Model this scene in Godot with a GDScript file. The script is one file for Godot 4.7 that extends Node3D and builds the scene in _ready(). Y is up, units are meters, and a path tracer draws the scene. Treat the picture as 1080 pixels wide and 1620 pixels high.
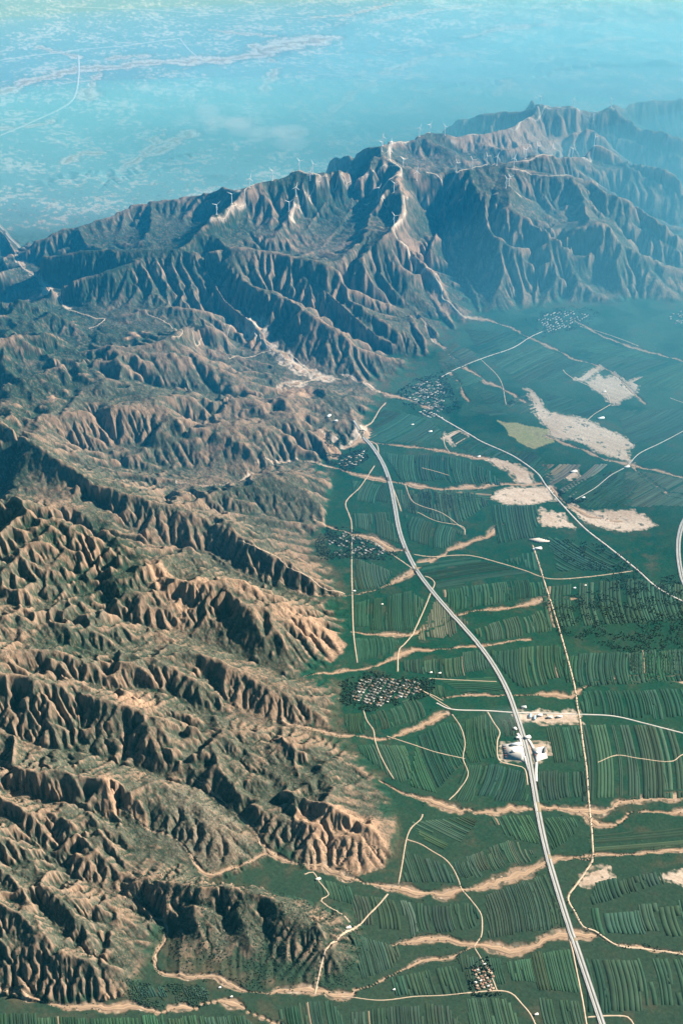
extends Node3D
# A mountain front seen from a plane window: an eroded range on the left and behind, a farmed
# plain with dry riverbeds, a motorway, villages and a wind farm. Units are metres, y is up,
# all places are map coordinates (x to the east, z to the south) with the plain at y = 0.

const EYE := 4400.0                 # height of the plane above the plain
const Q0 := 5958.0                  # the map grid: cells grow with their distance from the near edge
const Q1 := 28212.0
const QC := 2633.0
const SPREAD := 0.2677
const GW := 960
const GH := 1248

var W := 0
var Hn := 0
var hgt := PackedFloat32Array()     # terrain heights on the grid in work
var fixed := PackedByteArray()
var ridges: Array = []
var valleys: Array = []
var front_poly := PackedVector2Array()
var hills: PackedFloat32Array       # 1 in the mountains, 0 on the plain
var sand: PackedFloat32Array
var green: PackedFloat32Array
var M := {}
var taken := {}
var rng := RandomNumberGenerator.new()
var t_last := 0


func tick(what: String) -> void:
	var t := Time.get_ticks_msec()
	print(what, " ", t - t_last, " ms")
	t_last = t


# ---------------------------------------------------------------- names and metas
func numbered(called: String) -> String:
	if not taken.has(called):
		taken[called] = 0
		return called
	taken[called] += 1
	return "%s_%03d" % [called, taken[called]]


func obj(called: String, m: Mesh, mat: Material, parent: Node = self) -> MeshInstance3D:
	var o := MeshInstance3D.new()
	o.mesh = m
	if mat:
		o.material_override = mat
	o.name = numbered(called) if parent == self else called
	parent.add_child(o, true)
	return o


func thing(called: String, label: String, category: String, at := Vector3.ZERO, turn := 0.0, group := "") -> Node3D:
	var o := Node3D.new()
	o.name = numbered(called)
	add_child(o, true)
	o.position = at
	o.rotation.y = turn
	tag(o, label, category, group)
	return o


func tag(o: Node, label: String, category: String, group := "") -> void:
	o.set_meta("label", label)
	o.set_meta("category", category)
	if group:
		o.set_meta("group", group)


func structure(o: Node, label := "") -> Node:
	o.set_meta("kind", "structure")
	if label:
		o.set_meta("label", label)
	return o


func base(called: String) -> Node3D:
	var o := Node3D.new()
	o.name = numbered(called)
	add_child(o, true)
	return o


func dup(src: Node3D, at: Vector3, turn: float, label: String, group := "") -> Node3D:
	var r: Node3D = src.duplicate()
	r.name = numbered(str(src.name).trim_suffix("_000"))
	add_child(r, true)
	r.position = at
	r.rotation.y = turn
	r.set_meta("label", label)
	if group:
		r.set_meta("group", group)
	return r


# ---------------------------------------------------------------- the map grid
func q_of(v: float) -> float:
	return 1.0 / lerpf(1.0 / Q0, 1.0 / Q1, v)


func to_uv(x: float, z: float) -> Vector2:
	var q := QC - z
	var v := (1.0 / Q0 - 1.0 / q) / (1.0 / Q0 - 1.0 / Q1)
	return Vector2((x / (SPREAD * q) + 1.0) * 0.5, v)


func ground(x: float, z: float) -> float:
	var uv := to_uv(x, z)
	var fx := clampf(uv.x * W - 0.5, 0.0, W - 1.001)
	var fy := clampf(uv.y * Hn - 0.5, 0.0, Hn - 1.001)
	var i := int(fx)
	var j := int(fy)
	var a := fx - i
	var b := fy - j
	var c := j * W + i
	return lerpf(lerpf(hgt[c], hgt[c + 1], a), lerpf(hgt[c + W], hgt[c + W + 1], a), b)


func on(p: Vector2, up := 0.0) -> Vector3:
	return Vector3(p.x, ground(p.x, p.y) + up, p.y)


func look_up(a: PackedFloat32Array, x: float, z: float) -> float:
	var uv := to_uv(x, z)
	return a[clampi(int(uv.y * Hn), 0, Hn - 1) * W + clampi(int(uv.x * W), 0, W - 1)]


func resized(a: PackedFloat32Array, w: int, h: int, w2: int, h2: int) -> PackedFloat32Array:
	var im := Image.create_from_data(w, h, false, Image.FORMAT_RF, a.to_byte_array())
	im.resize(w2, h2, Image.INTERPOLATE_CUBIC)
	return im.get_data().to_float32_array()


# ---------------------------------------------------------------- shaping the mountains
func ridge(p: Array) -> void:       # x, z, height, x, z, height ...
	ridges.append(p)


func valley(p: Array) -> void:
	valleys.append(p)


func pin(p: Array, how: int) -> void:
	# holds the cells along a crest or a valley floor at their heights
	for k in range(0, p.size() - 3, 3):
		var a := to_uv(p[k], p[k + 1])
		var b := to_uv(p[k + 3], p[k + 4])
		var n := int(ceil(maxf(absf(a.x - b.x) * W, absf(a.y - b.y) * Hn) * 1.5)) + 1
		for s in n + 1:
			var t := float(s) / n
			var i := int(lerpf(a.x, b.x, t) * W)
			var j := int(lerpf(a.y, b.y, t) * Hn)
			if i >= 0 and i < W and j >= 0 and j < Hn:
				var c := j * W + i
				if fixed[c] != 1:
					hgt[c] = lerpf(p[k + 2], p[k + 5], t)
					fixed[c] = how


func pin_all(inside: PackedFloat32Array, low: PackedFloat32Array) -> void:
	fixed.resize(W * Hn)
	fixed.fill(0)
	for c in W * Hn:
		if inside[c] < 0.5:
			hgt[c] = low[c]
			fixed[c] = 1
	for p in valleys:
		pin(p, 3)
	for p in ridges:
		pin(p, 2)


func relax(times: int, sag: float) -> void:
	for n in times:
		for j in range(1, Hn - 1):
			var q := q_of((j + 0.5) / Hn)
			var dx := 2.0 * SPREAD * q / W
			var dz := (q_of((j + 1.0) / Hn) - q_of(float(j) / Hn))
			var wx := 1.0 / (dx * dx)
			var wz := 1.0 / (dz * dz)
			var k := 1.0 / (2.0 * wx + 2.0 * wz)
			var r := j * W
			for i in range(1, W - 1):
				var c := r + i
				if fixed[c] == 0:
					var v := (wx * (hgt[c - 1] + hgt[c + 1]) + wz * (hgt[c - W] + hgt[c + W]) - sag) * k
					hgt[c] = v if v > 2.0 else 2.0
			if fixed[r] == 0:
				hgt[r] = hgt[r + 1]
			if fixed[r + W - 1] == 0:
				hgt[r + W - 1] = hgt[r + W - 2]
	for i in W:
		if fixed[i] == 0:
			hgt[i] = hgt[i + W]


# how easily the ground wears away: some slopes stay smooth, others are cut into ribs
func softness() -> PackedFloat32Array:
	var rock := FastNoiseLite.new()
	rock.seed = 15
	rock.frequency = 1.0 / 850.0
	rock.fractal_octaves = 3
	var a := PackedFloat32Array()
	a.resize(120 * 156)
	for j in 156:
		var q := q_of((j + 0.5) / 156.0)
		for i in 120:
			a[j * 120 + i] = clampf(1.0 + 1.8 * rock.get_noise_2d(((i + 0.5) / 60.0 - 1.0) * SPREAD * q, QC - q), 0.3, 1.8) * (1.0 + 0.5 * smoothstep(8500.0, 10000.0, q - QC))
	return resized(a, 120, 156, W, Hn)


# running water: every cell drains to its steepest neighbour, and cuts down with the water it gathers
func erode(times: int, cut: float, creep: float, gather := 50.0) -> void:
	var n := W * Hn
	var soft := softness()
	var rec := PackedInt32Array()
	rec.resize(n)
	var nd := PackedInt32Array()
	nd.resize(n)
	var area := PackedFloat32Array()
	area.resize(n)
	var order := PackedInt32Array()
	order.resize(n)
	var ix := PackedFloat32Array()
	var iz := PackedFloat32Array()
	var idg := PackedFloat32Array()
	var cell := PackedFloat32Array()
	for j in Hn:
		var q := q_of((j + 0.5) / Hn)
		var dx := 2.0 * SPREAD * q / W
		var dz := q_of((j + 1.0) / Hn) - q_of(float(j) / Hn)
		ix.append(1.0 / dx)
		iz.append(1.0 / dz)
		idg.append(1.0 / sqrt(dx * dx + dz * dz))
		cell.append(dx * dz)
	var h := hgt
	hgt = PackedFloat32Array()
	for it in times:
		nd.fill(0)
		for j in Hn:
			var r0 := j * W
			var ca := cell[j]
			if j == 0 or j == Hn - 1:
				for i in W:
					rec[r0 + i] = r0 + i
					area[r0 + i] = ca
				continue
			var kx := ix[j]
			var kz := iz[j]
			var kd := idg[j]
			for i in W:
				var c := r0 + i
				area[c] = ca
				if i == 0 or i == W - 1 or fixed[c] == 1 or fixed[c] == 3:
					rec[c] = c
					continue
				var hc := h[c]
				var best := 0.0
				var r := c
				var s := (hc - h[c - 1]) * kx
				if s > best:
					best = s
					r = c - 1
				s = (hc - h[c + 1]) * kx
				if s > best:
					best = s
					r = c + 1
				s = (hc - h[c - W]) * kz
				if s > best:
					best = s
					r = c - W
				s = (hc - h[c + W]) * kz
				if s > best:
					best = s
					r = c + W
				s = (hc - h[c - W - 1]) * kd
				if s > best:
					best = s
					r = c - W - 1
				s = (hc - h[c - W + 1]) * kd
				if s > best:
					best = s
					r = c - W + 1
				s = (hc - h[c + W - 1]) * kd
				if s > best:
					best = s
					r = c + W - 1
				s = (hc - h[c + W + 1]) * kd
				if s > best:
					best = s
					r = c + W + 1
				rec[c] = r
				if r != c:
					nd[r] += 1
		var tail := 0
		for c in n:
			if nd[c] == 0:
				order[tail] = c
				tail += 1
		var head := 0
		while head < tail:
			var c := order[head]
			head += 1
			var r := rec[c]
			if r != c:
				area[r] += area[c]
				nd[r] -= 1
				if nd[r] == 0:
					order[tail] = r
					tail += 1
		for k in range(tail - 1, -1, -1):
			var c := order[k]
			var r := rec[c]
			if r == c:
				if fixed[c] == 0 or fixed[c] == 2:
					var j := c / W
					if j > 0 and j < Hn - 1 and c % W > 0 and c % W < W - 1:
						var lo := minf(minf(h[c - 1], h[c + 1]), minf(h[c - W], h[c + W]))
						lo = minf(lo, minf(minf(h[c - W - 1], h[c - W + 1]), minf(h[c + W - 1], h[c + W + 1])))
						h[c] = lo + 0.02
				continue
			var d := absi(r - c)
			var j := c / W
			var inv := ix[j] if d == 1 else (iz[j] if d == W else idg[j])
			var f := cut * soft[c] * maxf(0.0, sqrt(area[c]) - gather) * inv
			h[c] = (h[c] + f * h[r]) / (1.0 + f)
		if creep > 0.0:
			for j in range(1, Hn - 1):
				var r0 := j * W
				var fx := minf(0.2, creep * ix[j] * ix[j])
				var fz := minf(0.2, creep * iz[j] * iz[j])
				for i in range(1, W - 1):
					var c := r0 + i
					if fixed[c] == 0 or fixed[c] == 2:
						h[c] += fx * (h[c - 1] + h[c + 1] - 2.0 * h[c]) + fz * (h[c - W] + h[c + W] - 2.0 * h[c])
	hgt = h


func roughen(noise: FastNoiseLite, amount: float, share: float) -> void:
	for j in Hn:
		var q := q_of((j + 0.5) / Hn)
		for i in W:
			var c := j * W + i
			if fixed[c] == 0:
				var x := ((i + 0.5) / W * 2.0 - 1.0) * SPREAD * q
				hgt[c] += noise.get_noise_2d(x, QC - q) * minf(amount, hgt[c] * share)



func level(w: int, h: int, mask2: PackedFloat32Array, low2: PackedFloat32Array, crests: bool) -> void:
	if W == 0:
		hgt.resize(w * h)
		hgt.fill(40.0)
	else:
		hgt = resized(hgt, W, Hn, w, h)
	W = w
	Hn = h
	var inside := resized(mask2, 480, 624, w, h)
	var low := resized(low2, 480, 624, w, h)
	fixed.resize(w * h)
	fixed.fill(0)
	for c in w * h:
		if inside[c] < 0.5:
			hgt[c] = low[c]
			fixed[c] = 1
	for p in valleys:
		pin(p, 3)
	if crests:
		for p in ridges:
			pin(p, 2)


func shape_land() -> void:
	var rolling := FastNoiseLite.new()
	rolling.seed = 5
	rolling.noise_type = FastNoiseLite.TYPE_SIMPLEX_SMOOTH
	rolling.frequency = 1.0 / 2600.0
	rolling.fractal_octaves = 2
	var far_hills := FastNoiseLite.new()
	far_hills.seed = 11
	far_hills.frequency = 1.0 / 2600.0
	far_hills.fractal_type = FastNoiseLite.FRACTAL_RIDGED
	far_hills.fractal_octaves = 3
	var mask2 := PackedFloat32Array()
	var low2 := PackedFloat32Array()
	mask2.resize(480 * 624)
	low2.resize(480 * 624)
	var box := Rect2(front_poly[0], Vector2.ZERO)
	for p in front_poly:
		box = box.expand(p)
	for j in 624:
		var q := q_of((j + 0.5) / 624.0)
		var z := QC - q
		for i in 480:
			var x := ((i + 0.5) / 240.0 - 1.0) * SPREAD * q
			var p := Vector2(x, z)
			if box.has_point(p) and Geometry2D.is_point_in_polygon(p, front_poly):
				mask2[j * 480 + i] = 1.0
			var low := rolling.get_noise_2d(x, z) * 5.0
			if z < -11500.0:
				var far := smoothstep(11500.0, 14500.0, -z)
				low += far * (rolling.get_noise_2d(x * 0.6, z * 0.6 + 900.0) * 60.0 + maxf(0.0, far_hills.get_noise_2d(x, z) - 0.05) * 90.0 * smoothstep(-3500.0, 3500.0, x + (z + 17000.0) * 0.3))
			low2[j * 480 + i] = low
	tick("mask")
	level(60, 78, mask2, low2, true)
	relax(260, 0.002)
	level(120, 156, mask2, low2, true)
	relax(120, 0.002)
	add_spurs()
	level(240, 312, mask2, low2, true)
	relax(40, 0.002)
	tick("relax")
	var crumple := FastNoiseLite.new()
	crumple.seed = 3
	crumple.frequency = 1.0 / 330.0
	crumple.fractal_octaves = 4
	crumple.fractal_gain = 0.6
	roughen(crumple, 20.0, 0.14)
	erode(30, 0.0135, 0.09, 3.0)
	tick("erode 1")
	level(480, 624, mask2, low2, false)
	crumple.frequency = 1.0 / 90.0
	roughen(crumple, 7.0, 0.1)
	erode(20, 0.0150, 0.03, 3.0)
	tick("erode 2")
	level(GW, GH, mask2, low2, false)
	crumple.frequency = 1.0 / 40.0
	roughen(crumple, 3.0, 0.06)
	erode(9, 0.0165, 0.008, 2.0)
	hills = resized(mask2, 480, 624, GW, GH)
	tick("erode 3")


# side spurs that branch off the traced crests, standing a little above the slope they run down
func add_spurs() -> void:
	var traced := ridges.size()
	for n in traced:
		var p: Array = ridges[n]
		for k in range(0, p.size() - 3, 3):
			var a := Vector2(p[k], p[k + 1])
			var b := Vector2(p[k + 3], p[k + 4])
			if a.y < -9200.0:
				continue
			var along := (b - a).normalized()
			var far := 1.0 + smoothstep(6500.0, 11000.0, -a.y) * 0.9
			var s := rng.randf_range(20.0, 120.0) * far
			while s < a.distance_to(b):
				var at := a.lerp(b, s / a.distance_to(b))
				var h0 := lerpf(p[k + 2], p[k + 5], s / a.distance_to(b))
				for side in [-1.0, 1.0]:
					if rng.randf() < 0.25:
						continue
					var d := along.rotated(side * rng.randf_range(0.7, 1.35))
					var bend := rng.randf_range(-0.35, 0.35)
					var reach := (120.0 + h0 * rng.randf_range(1.1, 2.1)) * far
					var bump := clampf(h0 * rng.randf_range(0.12, 0.26), 8.0, 52.0) * lerpf(1.0, 0.3, smoothstep(8200.0, 10500.0, -a.y))
					var spur := [at.x, at.y, h0]
					for e in range(1, 5):
						var t := e / 4.0
						var c := at + d.rotated(bend * t) * reach * t
						spur.append_array([c.x, c.y, minf(h0 * (1.0 - 0.30 * t), ground(c.x, c.y) + bump * (1.0 - t * t) * minf(1.0, t * 3.0))])
					ridges.append(spur)
				s += rng.randf_range(110.0, 260.0) * far


func land_mesh(kind: int, colors: PackedColorArray, normals: PackedVector3Array) -> ArrayMesh:
	var n := W * Hn
	var ids := PackedInt32Array()
	ids.resize(n)
	ids.fill(-1)
	var pos := PackedVector3Array()
	var nor := PackedVector3Array()
	var col := PackedColorArray()
	var idx := PackedInt32Array()
	for j in Hn - 1:
		for i in W - 1:
			var c := j * W + i
			var k := 1 if hills[c] >= 0.5 else (2 if j > GH * 0.83 else 0)
			if k != kind:
				continue
			for e in 4:
				var d: int = c + (e & 1) + (W if e > 1 else 0)
				if ids[d] < 0:
					ids[d] = pos.size()
					var q := q_of((d / W + 0.5) / Hn)
					pos.append(Vector3(((d % W + 0.5) / W * 2.0 - 1.0) * SPREAD * q, hgt[d], QC - q))
					nor.append(normals[d])
					col.append(colors[d])
			var a := ids[c]
			var b := ids[c + 1]
			var cc := ids[c + W]
			var dd := ids[c + W + 1]
			idx.append(a); idx.append(cc); idx.append(b)
			idx.append(b); idx.append(cc); idx.append(dd)
	var arr := []
	arr.resize(Mesh.ARRAY_MAX)
	arr[Mesh.ARRAY_VERTEX] = pos
	arr[Mesh.ARRAY_NORMAL] = nor
	arr[Mesh.ARRAY_COLOR] = col
	arr[Mesh.ARRAY_INDEX] = idx
	var m := ArrayMesh.new()
	m.add_surface_from_arrays(Mesh.PRIMITIVE_TRIANGLES, arr)
	return m


func land_normals() -> PackedVector3Array:
	var out := PackedVector3Array()
	out.resize(W * Hn)
	for j in Hn:
		var q := q_of((j + 0.5) / Hn)
		var dx := 2.0 * SPREAD * q / W
		var dz := q_of((j + 1.0) / Hn) - q_of(float(j) / Hn)
		var up := W if j < Hn - 1 else 0
		var dn := W if j > 0 else 0
		for i in W:
			var c := j * W + i
			var e := 1 if i < W - 1 else 0
			var w := 1 if i > 0 else 0
			var sx := (hgt[c + e] - hgt[c - w]) / (dx * (e + w))
			# one row further is one step to the north, along which a column also fans out
			var sj := (hgt[c + up] - hgt[c - dn]) / (dz * (1 if up == 0 or dn == 0 else 2))
			var u := (i + 0.5) / W * 2.0 - 1.0
			var sz := sj - sx * u * SPREAD
			out[c] = Vector3(-sx, 1.0, sz).normalized()
	return out



# ---------------------------------------------------------------- lines and patches on the land
func smooth_line(p: PackedVector2Array, step: float) -> PackedVector2Array:
	var out := PackedVector2Array()
	var n := p.size()
	for k in n - 1:
		var a: Vector2 = p[k - 1] if k > 0 else p[k] * 2.0 - p[k + 1]
		var d: Vector2 = p[k + 2] if k + 2 < n else p[k + 1] * 2.0 - p[k]
		var parts := maxi(1, int(p[k].distance_to(p[k + 1]) / step))
		for s in parts:
			out.append(p[k].cubic_interpolate(p[k + 1], a, d, float(s) / parts))
	out.append(p[n - 1])
	return out


func stamp(into: PackedFloat32Array, at: Vector2, r: float, strength := 1.0) -> void:
	# 1 at the middle, falling to 0 at one and a half radii
	var reach := r * 1.5
	var q := QC - at.y
	var lo := to_uv(at.x - reach, at.y + reach)
	var hi := to_uv(at.x + reach, at.y - reach)
	var j0 := maxi(0, int(lo.y * Hn) - 1)
	var j1 := mini(Hn - 1, int(hi.y * Hn) + 1)
	for j in range(j0, j1 + 1):
		var qq := q_of((j + 0.5) / Hn)
		var dz := QC - qq - at.y
		var half := SPREAD * qq
		var i0 := maxi(0, int(((at.x - reach) / half + 1.0) * 0.5 * W))
		var i1 := mini(W - 1, int(((at.x + reach) / half + 1.0) * 0.5 * W) + 1)
		for i in range(i0, i1 + 1):
			var dx := ((i + 0.5) / W * 2.0 - 1.0) * half - at.x
			var m := (1.0 - sqrt(dx * dx + dz * dz) / reach) * strength
			if m > into[j * W + i]:
				into[j * W + i] = m


func bench(at: Vector2, r: float, amount: float) -> void:
	# levels the ground across a road, as a cut in the slope
	var hc := ground(at.x, at.y)
	var lo := to_uv(at.x, at.y + r)
	var hi := to_uv(at.x, at.y - r)
	for j in range(maxi(0, int(lo.y * Hn)), mini(Hn - 1, int(hi.y * Hn)) + 1):
		var qq := q_of((j + 0.5) / Hn)
		var dz := QC - qq - at.y
		var half := SPREAD * qq
		for i in range(maxi(0, int(((at.x - r) / half + 1.0) * 0.5 * W)), mini(W - 1, int(((at.x + r) / half + 1.0) * 0.5 * W)) + 1):
			var dx := ((i + 0.5) / W * 2.0 - 1.0) * half - at.x
			var d := sqrt(dx * dx + dz * dz)
			if d < r:
				hgt[j * W + i] = lerpf(hgt[j * W + i], hc, amount * (1.0 - d / r * 0.5))


var river_lines: Array = []
var road_lines: Array = []
var wash := PackedFloat32Array()
var riser := PackedFloat32Array()
var colors := PackedColorArray()
var edge_noise := FastNoiseLite.new()


func river(p: Array) -> void:       # x, z, width, ...
	var line := PackedVector2Array()
	var widths := PackedVector2Array()
	for k in range(0, p.size(), 3):
		line.append(Vector2(p[k], p[k + 1]))
		widths.append(Vector2(p[k + 2], k / 3))
	var pts := PackedVector2Array()
	var wid := PackedFloat32Array()
	var n := line.size()
	for k in n - 1:
		var a: Vector2 = line[k - 1] if k > 0 else line[k] * 2.0 - line[k + 1]
		var d: Vector2 = line[k + 2] if k + 2 < n else line[k + 1] * 2.0 - line[k]
		var parts := maxi(1, int(line[k].distance_to(line[k + 1]) / clampf(widths[k].x * 0.5, 8.0, 60.0)))
		for s in parts:
			var t := float(s) / parts
			var c := line[k].cubic_interpolate(line[k + 1], a, d, t)
			var along := (line[k + 1] - line[k]).normalized().orthogonal()
			c += along * (edge_noise.get_noise_2d(c.x * 0.3, c.y * 0.3) * 0.8 + edge_noise.get_noise_2d(c.x * 0.9, c.y * 0.9 + 70.0) * 0.35) * widths[k].x
			pts.append(c)
			wid.append(lerpf(widths[k].x, widths[k + 1].x, t) * maxf(0.35, 1.0 + 1.6 * edge_noise.get_noise_2d(c.x * 0.25 + 500.0, c.y * 0.25)))
	river_lines.append([pts, wid])
	for k in pts.size():
		stamp(wash, pts[k], wid[k] * 0.52)


func road(p: Array, called: String, width: float, tone: int) -> void:
	var pts := smooth_line(pairs(p), 14.0)
	road_lines.append([pts, called, width, tone])
	for k in pts.size():
		if look_up(hills, pts[k].x, pts[k].y) > 0.5:
			bench(pts[k], width * 1.6, 0.75)
			stamp(sand, pts[k], width * (1.1 if called != "track" else 1.7), 0.9)
		elif tone == 1:
			stamp(sand, pts[k], width * 0.9, 0.55)


func fill_patch(into: PackedFloat32Array, p: PackedVector2Array, value: float, soft: float) -> void:
	var box := Rect2(p[0], Vector2.ZERO)
	for c in p:
		box = box.expand(c)
	box = box.grow(soft)
	var j0 := maxi(0, int(to_uv(0, box.end.y).y * Hn))
	var j1 := mini(Hn - 1, int(to_uv(0, box.position.y).y * Hn) + 1)
	for j in range(j0, j1 + 1):
		var qq := q_of((j + 0.5) / Hn)
		var half := SPREAD * qq
		var i0 := maxi(0, int((box.position.x / half + 1.0) * 0.5 * W))
		var i1 := mini(W - 1, int((box.end.x / half + 1.0) * 0.5 * W) + 1)
		for i in range(i0, i1 + 1):
			var c := Vector2(((i + 0.5) / W * 2.0 - 1.0) * half, QC - qq)
			var wob := Vector2(edge_noise.get_noise_2d(c.x * 0.4, c.y * 0.4), edge_noise.get_noise_2d(c.y * 0.4, c.x * 0.4 + 99.0)) * soft * 1.6
			if Geometry2D.is_point_in_polygon(c + wob, p):
				into[j * W + i] = maxf(into[j * W + i], value)


func sand_patch(p: Array) -> void:
	fill_patch(sand, pairs(p), 1.0, 16.0)
	for wider in Geometry2D.offset_polygon(pairs(p), 22.0):
		fill_patch(sand, wider, 0.34, 22.0)


func meadow_patch(p: Array) -> void:
	fill_patch(green, pairs(p), 2.0, 12.0)


var zones := {}


func zone(p: Array, into: String) -> void:
	# broad, soft-edged tracts, kept on a coarse grid
	var a: PackedFloat32Array = zones[into]
	var poly := pairs(p)
	var box := Rect2(poly[0], Vector2.ZERO)
	for c in poly:
		box = box.expand(c)
	for j in 312:
		var q := q_of((j + 0.5) / 312.0)
		if QC - q < box.position.y or QC - q > box.end.y:
			continue
		for i in 240:
			var c := Vector2(((i + 0.5) / 120.0 - 1.0) * SPREAD * q, QC - q)
			if box.has_point(c) and Geometry2D.is_point_in_polygon(c, poly):
				a[j * 240 + i] = 1.0
	zones[into] = a


func softened(a: PackedFloat32Array, by: int) -> PackedFloat32Array:
	return resized(resized(a, 240, 312, 240 / by, 312 / by), 240 / by, 312 / by, GW, GH)


func mix(a: Color, b: Color, t: float) -> Color:
	return a.lerp(b, clampf(t, 0.0, 1.0))


func paint_land(normals: PackedVector3Array) -> PackedColorArray:
	# base colours of the ground; the far basin also has haze brightness painted in
	var bare_z := softened(zones.bare, 2)
	var green_z := softened(zones.green, 4)
	var scrub_z := softened(zones.scrub, 2)
	var wood_z := softened(zones.wood, 2)
	var terrace_z := softened(zones.terrace, 2)
	var fringe := resized(resized(hills, GW, GH, 60, 78), 60, 78, GW, GH)
	var broad := FastNoiseLite.new()
	broad.seed = 21
	broad.frequency = 1.0 / 700.0
	broad.fractal_octaves = 3
	var mid := FastNoiseLite.new()
	mid.seed = 22
	mid.frequency = 1.0 / 120.0
	mid.fractal_octaves = 4
	mid.fractal_gain = 0.6
	var plots := FastNoiseLite.new()
	plots.seed = 23
	plots.noise_type = FastNoiseLite.TYPE_CELLULAR
	plots.cellular_return_type = FastNoiseLite.RETURN_CELL_VALUE
	plots.frequency = 1.0 / 150.0
	var soil := Color(0.190, 0.140, 0.106)
	var clay := Color(0.325, 0.222, 0.157)
	var stony := Color(0.145, 0.130, 0.106)
	var grass := Color(0.086, 0.093, 0.072)
	var scrub := Color(0.036, 0.049, 0.038)
	var lush := Color(0.014, 0.044, 0.030)
	var sandy := Color(0.275, 0.196, 0.137)
	var pale := Color(0.53, 0.455, 0.385)
	var crop := Color(0.009, 0.054, 0.037)
	var crop2 := Color(0.024, 0.067, 0.043)
	var fallow := Color(0.095, 0.080, 0.055)
	var out := PackedColorArray()
	out.resize(W * Hn)
	var r := 3
	for j in Hn:
		var q := q_of((j + 0.5) / Hn)
		var z := QC - q
		var dz := q_of((j + 1.0) / Hn) - q_of(float(j) / Hn)
		for i in W:
			var c := j * W + i
			var x := ((i + 0.5) / W * 2.0 - 1.0) * SPREAD * q
			var nb := broad.get_noise_2d(x, z)
			var nm := mid.get_noise_2d(x, z)
			var en := edge_noise.get_noise_2d(x * 1.6, z * 1.6)
			var foot := 0.0
			if hills[c] > 0.25:
				foot = maxf(smoothstep(4.0, 18.0, hgt[c] + nm * 14.0 + en * 8.0), smoothstep(0.4, 0.6, bare_z[c] + nm * 0.4))
			var col := Color.BLACK
			if foot < 1.0:
				var pl := plots.get_noise_2d(x + nm * 30.0, z + nb * 60.0)
				var turn := lerpf(0.12, -0.75, smoothstep(6300.0, 8300.0, -z)) + pl * 0.3
				var strip := sin(floorf((x * cos(turn) - z * sin(turn) + 900.0 * pl + nm * 6.0) / (14.0 + 7.0 * pl)) * 12.9898 + pl * 40.0) * 43.7
				strip -= floorf(strip)
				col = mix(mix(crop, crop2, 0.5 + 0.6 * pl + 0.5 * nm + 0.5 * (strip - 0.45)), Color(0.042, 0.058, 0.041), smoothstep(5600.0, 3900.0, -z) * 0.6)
				col = mix(col, lush, 0.55 * smoothstep(0.84, 0.92, strip))
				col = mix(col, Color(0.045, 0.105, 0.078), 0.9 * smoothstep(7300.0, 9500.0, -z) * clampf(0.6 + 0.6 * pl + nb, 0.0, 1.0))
				col = mix(col, fallow, clampf(nb * 0.9 + nm * 0.8 - 0.35 + 0.9 * clampf(fringe[c] - 0.08, 0.0, 0.6), 0.0, 0.75))
				var tuft := sin(i * 39.346 + j * 11.135) * 43758.5453
				col = col * (0.88 + 0.24 * (tuft - floorf(tuft)))
				col = mix(col, lush, wood_z[c] * 0.35)
				if green[c] > 1.5:
					col = mix(Color(0.20, 0.22, 0.11), Color(0.27, 0.26, 0.15), 0.5 + nm)
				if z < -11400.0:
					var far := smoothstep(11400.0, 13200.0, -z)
					col = mix(col, mix(Color(0.17, 0.29, 0.29), Color(0.56, 0.52, 0.47), 0.9 * smoothstep(0.06, 0.45, nb * 0.6 + nm * 1.1)), far)  # far ground paled towards cyan, painting in part of the haze's brightness
			if foot > 0.0:
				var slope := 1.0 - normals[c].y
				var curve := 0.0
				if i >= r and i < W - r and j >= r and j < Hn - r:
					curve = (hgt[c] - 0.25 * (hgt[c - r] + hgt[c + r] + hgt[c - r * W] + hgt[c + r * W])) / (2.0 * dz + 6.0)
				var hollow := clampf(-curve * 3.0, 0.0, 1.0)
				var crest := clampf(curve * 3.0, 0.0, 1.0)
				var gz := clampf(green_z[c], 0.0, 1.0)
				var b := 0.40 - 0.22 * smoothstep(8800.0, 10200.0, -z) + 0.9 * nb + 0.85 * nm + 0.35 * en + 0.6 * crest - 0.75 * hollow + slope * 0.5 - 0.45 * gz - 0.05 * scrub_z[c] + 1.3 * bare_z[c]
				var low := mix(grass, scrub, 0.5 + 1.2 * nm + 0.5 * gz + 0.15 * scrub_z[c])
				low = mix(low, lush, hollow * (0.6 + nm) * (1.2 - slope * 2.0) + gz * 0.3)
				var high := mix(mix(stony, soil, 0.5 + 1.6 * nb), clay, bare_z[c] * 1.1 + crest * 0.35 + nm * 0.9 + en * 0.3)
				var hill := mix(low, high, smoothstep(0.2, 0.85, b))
				var step := fposmod(hgt[c] / 8.0 + nm * 0.6, 1.0)
				var gentle := smoothstep(0.09, 0.03, slope) * smoothstep(-0.05, 0.2, nb + 0.5 * nm)
				hill = mix(hill, stony, smoothstep(0.55, 0.8, step) * gentle * 0.6)
				hill = mix(hill, lush, smoothstep(0.4, 0.1, step) * gentle * 0.35)
				hill = mix(hill, grass, terrace_z[c] * 0.5)
				hill = mix(hill, pale, riser[c] * 0.14)
				# single bushes, stones and bare spots
				var speck := sin(i * 12.9898 + j * 78.233) * 43758.5453
				speck -= floorf(speck)
				if speck < 0.16 and slope < 0.4:
					hill = mix(hill, lush, 0.55)
				elif speck > 0.86:
					hill = mix(hill, clay, 0.3)
				hill = hill * (0.84 + 0.32 * fposmod(speck * 7.13, 1.0))
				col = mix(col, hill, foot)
			var w := wash[c] + en * 0.22 + nm * 0.32
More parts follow.
